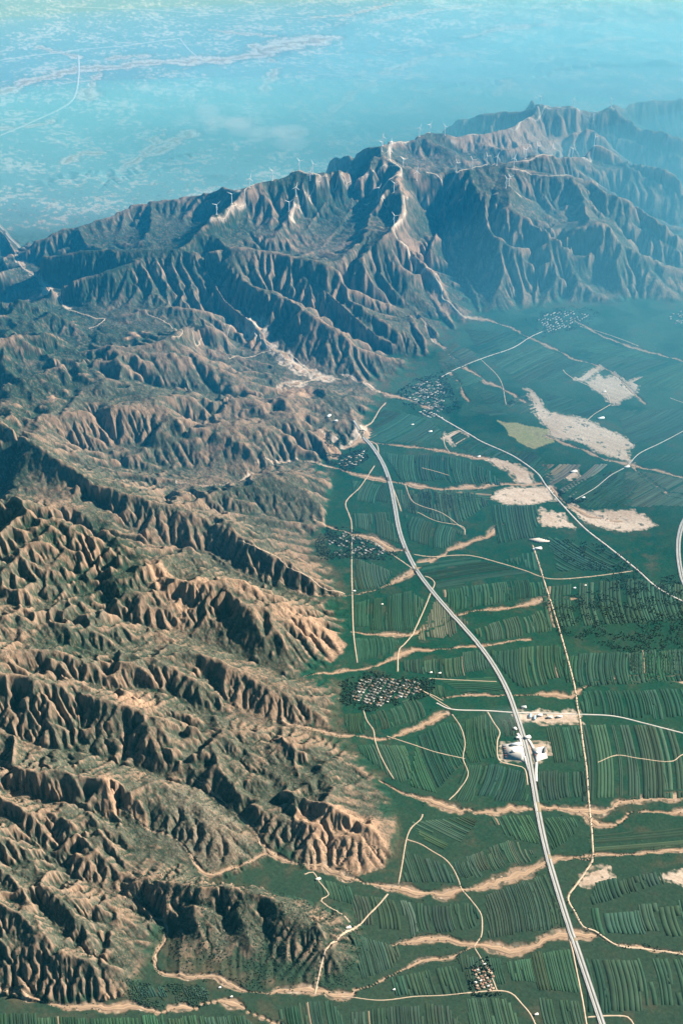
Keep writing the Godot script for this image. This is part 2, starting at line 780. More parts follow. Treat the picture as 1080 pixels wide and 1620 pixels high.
			if w > 0.05:
				var bank := smoothstep(0.0, 0.4, w)
				var bed := smoothstep(0.26, 0.50, w) * (1.0 - 0.75 * smoothstep(0.12, 0.3, nm + 0.6 * en - wash[c] * 0.15))
				col = mix(col, mix(fallow, scrub, 0.3 + nm * 1.8), bank * 0.6)
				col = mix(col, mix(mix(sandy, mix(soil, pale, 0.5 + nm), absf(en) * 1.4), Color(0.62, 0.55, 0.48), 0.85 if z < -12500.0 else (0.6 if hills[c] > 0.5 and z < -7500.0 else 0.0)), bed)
			var s := sand[c] + (en * 0.25 if sand[c] < 0.95 else 0.0)
			if s > 0.95:
				s -= 0.72 * smoothstep(0.32, 0.5, nm + 0.4 * en)
			if s > 0.2:
				col = mix(col, mix(sandy, pale, 0.75 + nb * 0.5 + nm * 0.2 - floorf(fposmod((x * 0.7 - z * 0.7) / 34.0 + nb * 3.0, 2.0)) * 0.15), smoothstep(0.2, 0.5, s))
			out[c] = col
	return out


func terraces() -> void:
	# farmed steps on the lower slopes
	var t := softened(zones.terrace, 2)
	riser.resize(W * Hn)
	for j in Hn:
		for i in W:
			var c := j * W + i
			if t[c] > 0.3:
				var k := hgt[c] / 4.0
				var fr := k - floorf(k)
				riser[c] = smoothstep(0.5, 0.7, fr) * clampf(t[c], 0.0, 1.0)
				hgt[c] = lerpf(hgt[c], (floorf(k) + smoothstep(0.55, 1.0, fr)) * 4.0, 0.6 * clampf(t[c], 0.0, 1.0))


func carve_washes() -> void:
	for c in W * Hn:
		if wash[c] > 0.15:
			hgt[c] -= 3.5 * smoothstep(0.15, 0.5, wash[c])


# ---------------------------------------------------------------- draped ribbons
func ribbon(pts: PackedVector2Array, widths: PackedFloat32Array, lift: float, skirt: float, ragged: float, cols: Array, level_across: bool) -> ArrayMesh:
	var st := SurfaceTool.new()
	st.begin(Mesh.PRIMITIVE_TRIANGLES)
	var n := pts.size()
	var across := cols.size()
	for k in n:
		var d := (pts[mini(k + 1, n - 1)] - pts[maxi(k - 1, 0)]).normalized()
		var side := Vector2(-d.y, d.x)
		var w := widths[k] * 0.5
		var wl := w * (1.0 + ragged * edge_noise.get_noise_2d(pts[k].x * 2.0, pts[k].y * 2.0))
		var wr := w * (1.0 + ragged * edge_noise.get_noise_2d(pts[k].x * 2.0 + 300.0, pts[k].y * 2.0))
		var top := -1e9
		if level_across:
			for e in 3:
				var p := pts[k] + side * w * (e - 1)
				top = maxf(top, ground(p.x, p.y))
		for e in across + 2:
			var u := clampf((e - 1.0) / (across - 1.0), 0.0, 1.0) * 2.0 - 1.0
			var p := pts[k] + side * (u * (wl if u < 0.0 else wr))
			var y := (top if level_across else ground(p.x, p.y)) + lift
			if e == 0 or e == across + 1:
				p += side * u * skirt * 0.6
				y -= skirt
			var cc: Color = cols[clampi(e - 1, 0, across - 1)]
			st.set_color(cc * (1.0 + 0.25 * edge_noise.get_noise_2d(p.x * 3.0, p.y * 3.0)))
			st.add_vertex(Vector3(p.x, y, p.y))
	var row := across + 2
	for k in n - 1:
		for e in row - 1:
			var a := k * row + e
			st.add_index(a); st.add_index(a + row); st.add_index(a + 1)
			st.add_index(a + 1); st.add_index(a + row); st.add_index(a + row + 1)
	st.generate_normals()
	return st.commit()


func even(n: int, w: float) -> PackedFloat32Array:
	var a := PackedFloat32Array()
	a.resize(n)
	a.fill(w)
	return a


func shifted(pts: PackedVector2Array, by: float) -> PackedVector2Array:
	var out := PackedVector2Array()
	for k in pts.size():
		var d := (pts[mini(k + 1, pts.size() - 1)] - pts[maxi(k - 1, 0)]).normalized()
		out.append(pts[k] + Vector2(-d.y, d.x) * by)
	return out


func motorway(p: Array, label: String) -> void:
	var pts := smooth_line(pairs(p), 25.0)
	var n := pts.size()
	var o := base("motorway")
	structure(o, label)
	var bank := Color(0.16, 0.14, 0.10)
	obj("embankment", ribbon(pts, even(n, 25.0), 2.0, 4.0, 0.0, [bank, bank], true), M.ground, o)
	var lane := Color(0.27, 0.28, 0.285)
	for s in [-1.0, 1.0]:
		obj("carriageway", ribbon(shifted(pts, s * 6.3), even(n, 10.2), 2.5, 0.4, 0.0, [lane, lane * 1.06, lane], true), M.ground, o)
		obj("edge_line", ribbon(shifted(pts, s * 10.9), even(n, 0.3), 2.62, 0.05, 0.0, [Color(0.7, 0.7, 0.7), Color(0.7, 0.7, 0.7)], true), M.ground, o)
		obj("guard_rail", ribbon(shifted(pts, s * 11.9), even(n, 0.3), 3.2, 0.5, 0.0, [Color(0.4, 0.4, 0.4), Color(0.4, 0.4, 0.4)], true), M.ground, o)
	obj("median_hedge", ribbon(pts, even(n, 1.4), 3.2, 0.9, 0.3, [Color(0.08, 0.10, 0.07), Color(0.08, 0.10, 0.07)], true), M.ground, o)


# ---------------------------------------------------------------- crops
func clip_line(poly: PackedVector2Array, a: Vector2, d: Vector2) -> Vector2:
	var lo := 1e9
	var hi := -1e9
	for k in poly.size():
		var p := poly[k]
		var e := poly[(k + 1) % poly.size()] - p
		var den := d.cross(e)
		if absf(den) < 1e-6:
			continue
		var t := (p - a).cross(e) / den
		var u := (p - a).cross(d) / den
		if u >= 0.0 and u <= 1.0:
			lo = minf(lo, t)
			hi = maxf(hi, t)
	return Vector2(lo, hi)


func crop_field(corners: Array, turn: float, wide: float) -> void:
	var poly := pairs(corners)
	var mid := Vector2.ZERO
	for p in poly:
		mid += p / poly.size()
	var d := Vector2(sin(deg_to_rad(turn)), cos(deg_to_rad(turn)))
	var side := d.orthogonal()
	var lo := 1e9
	var hi := -1e9
	for p in poly:
		lo = minf(lo, (p - mid).dot(side))
		hi = maxf(hi, (p - mid).dot(side))
	var o := base("crop_field")
	structure(o)
	var at := lo + rng.randf_range(1.0, 6.0)
	var bow := rng.randf_range(-0.045, 0.045)
	var fill := rng.randf_range(0.80, 1.0)
	var parcel := Color.BLACK
	var left := 0
	var end_in := Vector2.ZERO
	var soil_here := Color.BLACK
	for e in 9:
		var c := mid + Vector2((e % 3 - 1) * 35.0, (e / 3 - 1) * 35.0)
		var uv := to_uv(c.x, c.y)
		soil_here += colors[clampi(int(uv.y * Hn), 0, Hn - 1) * W + clampi(int(uv.x * W), 0, W - 1)] / 9.0
	soil_here = soil_here.lerp([Color(0.018, 0.056, 0.036), Color(0.032, 0.056, 0.040), Color(0.015, 0.046, 0.036), Color(0.030, 0.066, 0.040)][rng.randi() % 4], 0.5)
	var thick := edge_noise
	while at < hi - wide * 0.4:
		var w := wide * rng.randf_range(0.2, 0.65)
		left -= 1
		if left < 0:
			# the next holding along the field has a crop of its own
			left = rng.randi_range(3, 11)
			parcel = soil_here * rng.randf_range(0.68, 1.12) * Color(rng.randf_range(0.85, 1.25), 1.0, rng.randf_range(0.85, 1.1))
			end_in = Vector2(rng.randf_range(0.0, 40.0), rng.randf_range(0.0, 40.0)) * (1.0 if rng.randf() < 0.5 else 0.2)
		if rng.randf() < fill:
			var a := clip_line(poly, mid + side * (at + w * 0.1), d)
			var b := clip_line(poly, mid + side * (at + w * 0.9), d)
			var t0 := maxf(a.x, b.x) + end_in.x + rng.randf_range(0.0, 5.0)
			var t1 := minf(a.y, b.y) - end_in.y - rng.randf_range(0.0, 5.0)
			if rng.randf() < 0.12:
				var cut := lerpf(t0, t1, rng.randf_range(0.3, 0.75))
				if rng.randf() < 0.5: t0 = cut
				else: t1 = cut
			if t1 - t0 > 25.0:
				var n := maxi(2, int((t1 - t0) / 30.0))
				var pts := PackedVector2Array()
				for k in n + 1:
					var t := lerpf(t0, t1, float(k) / n)
					pts.append(mid + side * (at + w * 0.5 + bow * (t1 - t0) * sin(PI * k / n)) + d * t)
				var c: Color = parcel * rng.randf_range(0.90, 1.08)
				if rng.randf() < 0.22: c = parcel * rng.randf_range(0.66, 0.82)
				if rng.randf() > 0.993: c = Color(0.15, 0.125, 0.09)
				obj("crop_strip", ribbon(pts, even(n + 1, w * 0.97), 0.6, 0.6, 0.03, [c, c], false), M.ground, o)
		at += w
	if o.get_child_count() == 0:
		o.free()


# ---------------------------------------------------------------- plants
func crown_mesh(sd: int, tall: float) -> ArrayMesh:
	var r := RandomNumberGenerator.new()
	r.seed = sd
	var st := SurfaceTool.new()
	st.begin(Mesh.PRIMITIVE_TRIANGLES)
	var rows := 5
	var cols := 7
	var pts := []
	for j in rows + 1:
		for i in cols:
			var th := PI * j / rows
			var k := 1.0 if j == 0 or j == rows else r.randf_range(0.62, 1.2)
			var ph := TAU * (i + 0.5 * (j % 2)) / cols
			pts.append(Vector3(sin(th) * cos(ph) * k, (cos(th) + 1.0) * 0.5 * tall * (0.9 + 0.1 * k), sin(th) * sin(ph) * k))
	for j in rows:
		for i in cols:
			var a: Vector3 = pts[j * cols + i]
			var b: Vector3 = pts[j * cols + (i + 1) % cols]
			var c: Vector3 = pts[(j + 1) * cols + i]
			var d: Vector3 = pts[(j + 1) * cols + (i + 1) % cols]
			for v in [a, b, c, b, d, c]:
				st.add_vertex(v)
	st.generate_normals()
	return st.commit()


func plants(called: String, label: String, category: String, spots: PackedVector3Array, mesh: Mesh, dark: Color, light: Color) -> void:
	# spots: x, z and size
	if spots.is_empty():
		return
	var mm := MultiMesh.new()
	mm.transform_format = MultiMesh.TRANSFORM_3D
	mm.use_colors = true
	mm.mesh = mesh
	mm.instance_count = spots.size()
	for k in spots.size():
		var s := spots[k]
		var b := Basis(Vector3.UP, rng.randf() * TAU).scaled(Vector3(s.z, s.z * rng.randf_range(0.8, 1.25), s.z))
		mm.set_instance_transform(k, Transform3D(b, Vector3(s.x, ground(s.x, s.y) - 0.3, s.y)))
		mm.set_instance_color(k, dark.lerp(light, rng.randf()))
	var o := MultiMeshInstance3D.new()
	o.multimesh = mm
	o.material_override = M.leaf
	o.name = numbered(called)
	add_child(o, true)
	tag(o, label, category)
	o.set_meta("kind", "stuff")


func scatter(poly: PackedVector2Array, n: int, lo: float, hi: float, clump: float) -> PackedVector3Array:
	var box := Rect2(poly[0], Vector2.ZERO)
	for c in poly:
		box = box.expand(c)
	var out := PackedVector3Array()
	var tries := 0
	while out.size() < n and tries < n * 12:
		tries += 1
		var p := Vector2(rng.randf_range(box.position.x, box.end.x), rng.randf_range(box.position.y, box.end.y))
		if edge_noise.get_noise_2d(p.x * 0.5, p.y * 0.5) < clump - rng.randf() * 0.3:
			continue
		if Geometry2D.is_point_in_polygon(p, poly) and look_up(wash, p.x, p.y) < 0.3 and look_up(sand, p.x, p.y) < 0.3:
			out.append(Vector3(p.x, p.y, rng.randf_range(lo, hi)))
	return out



# ---------------------------------------------------------------- small solid shapes
func add_box(st: SurfaceTool, at: Vector3, size: Vector3, turn := 0.0) -> void:
	var b := Basis(Vector3.UP, turn)
	var h := size * 0.5
	var v := []
	for e in 8:
		v.append(at + b * Vector3(h.x if e & 1 else -h.x, h.y if e & 2 else -h.y, h.z if e & 4 else -h.z))
	for f in [[0, 1, 3, 2], [5, 4, 6, 7], [4, 0, 2, 6], [1, 5, 7, 3], [2, 3, 7, 6], [4, 5, 1, 0]]:
		for k in [0, 2, 1, 0, 3, 2]:
			st.add_vertex(v[f[k]])


func mesh_of(build_it: Array) -> ArrayMesh:
	# a list of boxes [position, size, turn]
	var st := SurfaceTool.new()
	st.begin(Mesh.PRIMITIVE_TRIANGLES)
	for b in build_it:
		add_box(st, b[0], b[1], b[2] if b.size() > 2 else 0.0)
	st.generate_normals()
	return st.commit()


func gable(long: float, deep: float, eave: float, rise: float, over: float) -> ArrayMesh:
	var st := SurfaceTool.new()
	st.begin(Mesh.PRIMITIVE_TRIANGLES)
	var x := long * 0.5 + over
	var z := deep * 0.5 + over
	var drop := 0.25
	var a := [Vector3(-x, eave, -z), Vector3(x, eave, -z), Vector3(x, eave + rise, 0), Vector3(-x, eave + rise, 0), Vector3(x, eave, z), Vector3(-x, eave, z)]
	var lowv := []
	for p in a:
		lowv.append(p - Vector3(0, drop, 0))
	for f in [[a[0], a[1], a[2], a[3]], [a[3], a[2], a[4], a[5]], [lowv[1], lowv[0], lowv[3], lowv[2]], [lowv[2], lowv[3], lowv[5], lowv[4]], [lowv[0], lowv[1], a[1], a[0]], [a[5], a[4], lowv[4], lowv[5]]]:
		for k in [0, 1, 2, 0, 2, 3]:
			st.add_vertex(f[k])
	for s in [[0, 3, 5], [1, 4, 2]]:
		st.add_vertex(a[s[0]]); st.add_vertex(a[s[1]]); st.add_vertex(a[s[2]])
	st.generate_normals()
	return st.commit()


func drum(r0: float, r1: float, y0: float, y1: float, sides := 10) -> ArrayMesh:
	var c := CylinderMesh.new()
	c.bottom_radius = r0
	c.top_radius = r1
	c.height = y1 - y0
	c.radial_segments = sides
	c.rings = 1
	var st := SurfaceTool.new()
	st.append_from(c, 0, Transform3D(Basis(), Vector3(0, (y0 + y1) * 0.5, 0)))
	return st.commit()


func matte(c: Color, rough := 0.95, vertex := false) -> StandardMaterial3D:
	var m := StandardMaterial3D.new()
	m.albedo_color = c.linear_to_srgb()
	m.roughness = rough
	m.metallic_specular = 0.2
	m.vertex_color_use_as_albedo = vertex
	return m


# ---------------------------------------------------------------- wind turbines
func blade_mesh() -> ArrayMesh:
	var st := SurfaceTool.new()
	st.begin(Mesh.PRIMITIVE_TRIANGLES)
	var rows := [[0.0, 2.0, 1.5], [5.0, 3.8, 1.2], [12.0, 4.6, 0.8], [28.0, 3.0, 0.5], [42.0, 1.8, 0.3], [48.0, 0.7, 0.15]]
	var ring := []
	for r in rows:
		var y: float = r[0]
		var c: float = r[1]
		var t: float = r[2]
		ring.append([Vector3(-c * 0.35, y, 0), Vector3(0, y, t * 0.5), Vector3(c * 0.65, y, 0), Vector3(0, y, -t * 0.5)])
	for k in ring.size() - 1:
		for e in 4:
			var a: Vector3 = ring[k][e]
			var b: Vector3 = ring[k][(e + 1) % 4]
			var c: Vector3 = ring[k + 1][e]
			var d: Vector3 = ring[k + 1][(e + 1) % 4]
			for v in [a, c, b, b, c, d]:
				st.add_vertex(v)
	st.generate_normals()
	return st.commit()


func make_turbine(label: String, at: Vector3, turn: float) -> Node3D:
	var t := thing("wind_turbine", label, "wind turbine", at, turn, "wind turbines along the mountain crests")
	obj("foundation", drum(9.0, 9.0, -3.0, 0.6, 12), M.concrete, t)
	obj("tower", drum(3.0, 1.9, 0.0, 80.0, 12), M.white, t)
	obj("nacelle", mesh_of([[Vector3(0, 81.5, 0.5), Vector3(4.2, 4.2, 12.0)]]), M.white, t)
	var hub := obj("hub", drum(2.2, 1.0, 0.0, 3.6, 10), M.white, t)
	hub.position = Vector3(0, 81.5, 6.4)
	hub.rotation.x = PI / 2
	for k in 3:
		var b := obj("blade", M.blade, M.white, t)
		b.position = Vector3(0, 81.5, 8.0)
		b.rotation.z = TAU * k / 3.0
	return t


func wind_farm(p: Array, names: Array) -> void:
	for k in names.size():
		var at := Vector2(p[k * 3], p[k * 3 + 1])
		# the builders chose the highest ground near each spot
		var best := at
		for e in 40:
			var c := at + Vector2(cos(e * 2.4), sin(e * 2.4)) * (3.0 * e)
			if ground(c.x, c.y) > ground(best.x, best.y) + c.distance_to(at) * 0.02:
				best = c
		var t := make_turbine(names[k], on(best), 0.5 + rng.randf_range(-0.25, 0.25))
		var spin := rng.randf() * TAU
		for b in t.get_children():
			if str(b.name).begins_with("blade"):
				b.rotation.z += spin


# ---------------------------------------------------------------- village houses
var house_kinds: Array = []


func make_house(called: String, long: float, deep: float, tall: float, roof: Color, wall: Color, wing: bool) -> Node3D:
	var o := Node3D.new()
	o.name = called
	var boxes := [[Vector3(0, tall * 0.5 - 0.5, 0), Vector3(long, tall + 1.0, deep)]]
	if wing:
		boxes.append([Vector3(long * 0.5 + 1.9, tall * 0.5 - 0.7, deep * 0.5 + 1.5), Vector3(3.6, tall + 0.2, 6.0)])
	obj("walls", mesh_of(boxes), matte(wall), o)
	obj("roof", gable(long, deep, tall, deep * 0.24, 0.5), matte(roof), o)
	if wing:
		obj("wing_roof", mesh_of([[Vector3(long * 0.5 + 1.9, tall - 0.45, deep * 0.5 + 1.5), Vector3(4.2, 0.3, 6.6)]]), matte(roof * 0.9), o)
	var y := 0.8
	var yd := 9.0
	obj("yard_wall", mesh_of([[Vector3(-long * 0.5 - 0.2, y, deep * 0.5 + yd * 0.5), Vector3(0.4, 2.6, yd)], [Vector3(long * 0.5 + 3.9, y, deep * 0.5 + yd * 0.5), Vector3(0.4, 2.6, yd)],
		[Vector3(1.85, y, deep * 0.5 + yd), Vector3(long + 4.5, 2.6, 0.4)]]), matte(wall * 0.85), o)
	obj("yard", mesh_of([[Vector3(1.85, 0.0, deep * 0.5 + yd * 0.5), Vector3(long + 4.0, 0.5, yd)]]), matte(Color(0.24, 0.20, 0.155)), o)
	return o


func spots_in(p: Array, n: int, turn: float, gap_x: float, gap_z: float) -> Array:
	var poly := pairs(p)
	var mid := Vector2.ZERO
	for c in poly:
		mid += c / poly.size()
	var d := Vector2(sin(deg_to_rad(turn)), cos(deg_to_rad(turn)))
	var side := d.orthogonal()
	var all := []
	var reach := 0.0
	for c in poly:
		reach = maxf(reach, c.distance_to(mid))
	var a := -reach
	var row := 0
	while a < reach:
		var b := -reach
		row += 1
		if row % 4 == 0:
			a += gap_x * 0.6      # a lane
			continue
		while b < reach:
			var c := mid + d * (a + rng.randf_range(-1.0, 1.0) * gap_x * 0.2) + side * (b + rng.randf_range(-1.0, 1.0) * gap_z * 0.12)
			if Geometry2D.is_point_in_polygon(c, poly):
				all.append(c)
			b += gap_z
		a += gap_x
	for k in range(all.size() - 1, 0, -1):
		var e := rng.randi() % (k + 1)
		var s: Vector2 = all[k]
		all[k] = all[e]
		all[e] = s
	return all.slice(0, n)


func village(p: Array, n: int, turn: float, kinds: Array, label: String, group: String, gap := 20.0) -> void:
	var poly := pairs(p)
	var box := Rect2(poly[0], Vector2.ZERO)
	for c in poly:
		box = box.expand(c)
	for c in spots_in(p, n, turn, gap, gap * 1.15):
		var k: int = kinds[rng.randi() % kinds.size()]
		var src: Node3D = house_kinds[k]
		var r: Node3D = src.duplicate()
		r.name = numbered("village_house")
		add_child(r, true)
		r.position = on(c, 0.0)
		r.rotation.y = deg_to_rad(turn + 90.0) + rng.randf_range(-0.12, 0.12) + (PI if rng.randf() < 0.12 else 0.0)
		r.scale = Vector3.ONE * rng.randf_range(0.85, 1.08)
		var u: Vector2 = (c - box.position) / box.size
		var where: String = ["upper left part", "top", "upper right part", "left part", "middle", "right part", "lower left part", "bottom", "lower right part"][mini(2, int(u.y * 3.0)) * 3 + mini(2, int(u.x * 3.0))]
		tag(r, (label + ", in its " + where) % ["grey-roofed", "white-roofed", "red-roofed", "dark-roofed", "tan-roofed"][k], "house", group)


func far_village(p: Array, n: int, turn: float, label: String) -> void:
	var mm := MultiMesh.new()
	mm.transform_format = MultiMesh.TRANSFORM_3D
	mm.use_colors = true
	var st := SurfaceTool.new()
	st.begin(Mesh.PRIMITIVE_TRIANGLES)
	add_box(st, Vector3(0, 1.8, 0), Vector3(13, 4.2, 7))
	st.append_from(gable(13, 7, 3.9, 1.8, 0.5), 0, Transform3D())
	st.generate_normals()
	mm.mesh = st.commit()
	var all := spots_in(p, n, turn, 24.0, 26.0)
	mm.instance_count = all.size()
	for k in all.size():
		mm.set_instance_transform(k, Transform3D(Basis(Vector3.UP, deg_to_rad(turn + 90.0)).scaled(Vector3.ONE * rng.randf_range(1.0, 1.4)), on(all[k])))
		mm.set_instance_color(k, Color(0.16, 0.16, 0.16).lerp(Color(0.38, 0.36, 0.34), rng.randf()))
	var o := MultiMeshInstance3D.new()
	o.multimesh = mm
	o.material_override = matte(Color.WHITE, 0.95, true)
	o.name = numbered("village_houses")
	add_child(o, true)
	tag(o, label, "houses")
	o.set_meta("kind", "stuff")


func shed(x: float, z: float, long: float, deep: float, tall: float, turn: float, roof: Color, label: String, called := "shed") -> Node3D:
	var t := thing(called, label, "building", on(Vector2(x, z)), deg_to_rad(turn))
	obj("walls", mesh_of([[Vector3(0, tall * 0.5 - 0.5, 0), Vector3(long, tall + 1.0, deep)]]), matte(Color(0.55, 0.54, 0.52)), t)
	obj("roof", gable(long, deep, tall, deep * 0.16, 0.6), matte(roof), t)
	obj("door", mesh_of([[Vector3(0, tall * 0.35, deep * 0.5 + 0.06), Vector3(3.5, tall * 0.7, 0.12)]]), matte(Color(0.12, 0.13, 0.14)), t)
	return t


func truck(at: Vector2, turn: float, box_color: Color, label: String) -> void:
	var t := thing("parked_truck", label, "truck", on(at, 1.0), turn, "trucks parked in the service area")
	obj("trailer", mesh_of([[Vector3(0, 2.6, -2.0), Vector3(2.6, 2.9, 12.0)]]), matte(box_color, 0.6), t)
	obj("cab", mesh_of([[Vector3(0, 2.0, 6.0), Vector3(2.5, 2.8, 2.6)]]), matte(Color(0.25, 0.08, 0.06), 0.5), t)
	obj("windscreen", mesh_of([[Vector3(0, 2.7, 7.33), Vector3(2.2, 1.0, 0.06)]]), matte(Color(0.02, 0.03, 0.04), 0.2), t)
	for z in [-6.5, -5.0, 2.5, 6.2]:
		for s in [-1.0, 1.0]:
			var w := obj("wheel", M.wheel, M.rubber_and_bore_dark, t)
			w.position = Vector3(s * 1.15, 0.5, z)
			w.rotation.z = PI / 2


func yard_slab(called: String, p: Array, color: Color, lift: float) -> void:
	# a levelled, paved platform with sides that reach into the ground
	var poly := pairs(p)
	var top := -1e9
	for c in poly:
		top = maxf(top, ground(c.x, c.y))
	top += lift
	var st := SurfaceTool.new()
	st.begin(Mesh.PRIMITIVE_TRIANGLES)
	var tri := Geometry2D.triangulate_polygon(poly)
	for k in range(0, tri.size(), 3):
		var a := poly[tri[k]]
		var b := poly[tri[k + 1]]
		var c := poly[tri[k + 2]]
		if (b - a).cross(c - a) < 0.0:
			var s := b
			b = c
			c = s
		for v in [a, b, c]:
			st.add_vertex(Vector3(v.x, top, v.y))
	for k in poly.size():
		var a := poly[k]
		var b := poly[(k + 1) % poly.size()]
		for v in [Vector3(a.x, top, a.y), Vector3(b.x, top - 8.0, b.y), Vector3(b.x, top, b.y), Vector3(a.x, top, a.y), Vector3(a.x, top - 8.0, a.y), Vector3(b.x, top - 8.0, b.y)]:
			st.add_vertex(v)
	st.generate_normals()
	structure(obj(called, st.commit(), matte(color)))


func mist(called: String, at: Vector3, size: Vector3, density: float, color: Color, label := "") -> void:
	var v := FogVolume.new()
	v.shape = RenderingServer.FOG_VOLUME_SHAPE_ELLIPSOID
	v.size = size
	var m := FogMaterial.new()
	m.density = density
	m.albedo = color
	v.material = m
	v.position = at
	v.name = numbered(called)
	add_child(v, true)
	v.set_meta("kind", "stuff")
	if label:
		v.set_meta("label", label)
		if called != "haze_bank":
			v.set_meta("group", "puffs of " + ("cloud" if called == "cloud_wisp" else "smoke"))
		v.set_meta("category", "haze" if called == "haze_bank" else ("cloud" if called == "cloud_wisp" else "smoke"))



func pairs(a: Array) -> PackedVector2Array:
	var out := PackedVector2Array()
	for k in range(0, a.size(), 2):
		out.append(Vector2(a[k], a[k + 1]))
	return out


func _ready() -> void:
	# ---- camera, sky, sun, air
	var cam := Camera3D.new()
	cam.name = "camera"
	cam.position = Vector3(0, EYE, 0)
	cam.rotation_degrees = Vector3(-30.9, 0, 0)
	cam.fov = 39.6
	cam.near = 1.0
	cam.far = 250000.0
	add_child(cam)
	var env := Environment.new()
	env.background_mode = Environment.BG_SKY
	var sky := Sky.new()
	var sm := ProceduralSkyMaterial.new()
	sm.sky_energy_multiplier = 0.44
	sm.sky_top_color = Color(0.10, 0.38, 0.57)
	sm.sky_horizon_color = Color(0.55, 0.82, 0.87)
	sm.ground_horizon_color = Color(0.55, 0.82, 0.87)
	sm.ground_bottom_color = Color(0.2, 0.3, 0.3)
	sky.sky_material = sm
	env.sky = sky
	env.tonemap_mode = Environment.TONE_MAPPER_LINEAR
	env.tonemap_exposure = 3.6
	env.fog_enabled = true
	env.fog_density = 0.000004
	env.fog_light_color = Color(0.34, 0.82, 1.0)
	env.volumetric_fog_enabled = true
	env.volumetric_fog_density = 0.0
	env.sdfgi_enabled = true
	env.ssao_enabled = true
	env.ssil_enabled = true
	var we := WorldEnvironment.new()
	we.name = "world_environment"
	we.environment = env
	add_child(we)
	var sun := DirectionalLight3D.new()
	sun.name = "sun"
	sun.light_energy = 1.6
	sun.light_color = Color(1.0, 0.94, 0.86)
	sun.light_angular_distance = 0.5
	sun.shadow_enabled = true
	add_child(sun)
	sun.look_at_from_position(Vector3(0.82, 0.53, -0.36), Vector3.ZERO)

	# ---- the land
	rng.seed = 77
	edge_noise.seed = 9
	edge_noise.frequency = 1.0 / 60.0
	edge_noise.fractal_octaves = 3
	make_materials()
	for p in pairs([3249, -10276, 2724, -10593, 2390, -10698, 2119, -10593, 1841, -10593, 1603, -10503, 1296, -10439, 1113, -10338, 972, -10239, 766, -9914, 669, -9628, 526, -9355, 429, -9197, 280, -9012, 261, -8795, 146, -8329, 21, -8170, -48, -7941, -62, -7579, -105, -7206, -73, -6926, -43, -6694, 17, -6485, 54, -6203, 26, -6049, 16, -5788, -6, -5583, 0, -5339, 60, -5200, 174, -4978, 241, -4809, 253, -4570, 188, -4412, 53, -4353, -188, -4404, -324, -4441, -480, -4353, -557, -4317, -370, -4292, -183, -4239, 52, -4169, 102, -4034, 54, -3811, -98, -3762, -268, -3756, -466, -3801, -616, -3826, -684, -3867, -685, -4068, -745, -4145, -829, -4200, -780, -4135, -731, -4068, -730, -3969, -734, -3873, -775, -3817, -814, -3734, -1013, -3689, -1161, -3707, -1313, -3743, -1467, -3780, -1605, -3842, -2014, -3969, -4699, -12036, -3550, -12883, -3310, -13439, -2797, -14037, -1879, -14353, -943, -15022, -277, -15498, 432, -16262, 1213, -17240, 2031, -17845, 3277, -18324, 4476, -18324, 6424, -18162, 3988, -10276]):
		front_poly.append(p)
	lay_ridges()
	lay_valleys()
	tick("start")
	shape_land()
	var n := GW * GH
	wash.resize(n)
	sand.resize(n)
	green.resize(n)
	for k in ["bare", "green", "scrub", "wood", "terrace"]:
		var a := PackedFloat32Array()
		a.resize(240 * 312)
		zones[k] = a
	lay_zones()
	tick("zones")
	terraces()
	lay_rivers()
	carve_washes()
	tick("rivers")
	lay_sand()
	lay_roads()
	for k in range(0, turbine_map.size(), 3):
		stamp(sand, Vector2(turbine_map[k], turbine_map[k + 1]), 26.0)
	tick("roads")
	var normals := land_normals()
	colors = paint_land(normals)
	tick("paint")
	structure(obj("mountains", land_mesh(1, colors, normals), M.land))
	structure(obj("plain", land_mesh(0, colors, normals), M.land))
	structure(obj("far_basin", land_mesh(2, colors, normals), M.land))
	far_ground()
	tick("mesh")

	# ---- riverbeds, roads, fields
	for r in river_lines:
		var s1 := Color(0.27, 0.193, 0.135)
		var s2 := Color(0.30, 0.22, 0.155)
		var wd: PackedFloat32Array = r[1].duplicate()
		for k in wd.size():
			wd[k] *= 0.36
		structure(obj("dry_riverbed", ribbon(r[0], wd, 0.5, 1.0, 0.8, [s1, s2, s1 * 0.9, s2, s1], false), M.ground))
	for r in road_lines:
		var paved: bool = r[3] == 0
		var c := Color(0.40, 0.39, 0.375) if paved else (Color(0.50, 0.42, 0.33) if r[1] == "track" else Color(0.40, 0.325, 0.245))
		structure(obj(r[1], ribbon(r[0], even(r[0].size(), r[2]), 0.8, 1.5, 0.0 if paved else 0.35, [c, c * 0.94, c], true), M.ground))
	motorway([85, -8455, 134, -8347, 206, -8162, 266, -7941, 303, -7697, 322, -7427, 339, -7148, 372, -6926, 421, -6720, 489, -6529, 565, -6345, 647, -6163, 726, -5977, 787, -5788, 827, -5608, 849, -5435, 865, -5269, 874, -5109, 875, -4935, 875, -4768, 878, -4609, 886, -4449, 900, -4285, 917, -4118, 936, -3962, 955, -3804, 976, -3625, 990, -3516, 1009, -3378], "pale motorway running from the tunnel mouth down the plain")
	motorway([2816, -8067, 2403, -7697, 2148, -7427, 2046, -7264, 1982, -7099, 1939, -6926, 1910, -6726, 1902, -6566, 1929, -6321, 2022, -6061, 2216, -5788], "short curve of motorway at the right edge")
	motorway([-3373, -12883, -3099, -12414, -2900, -11988, -2718, -11677], "motorway in the side valley at the far left")
	tick("ribbons")
	lay_fields()
	tick("fields")
	build_places()
	tick("places")
	grow_plants()
	tick("plants")
	lay_air()


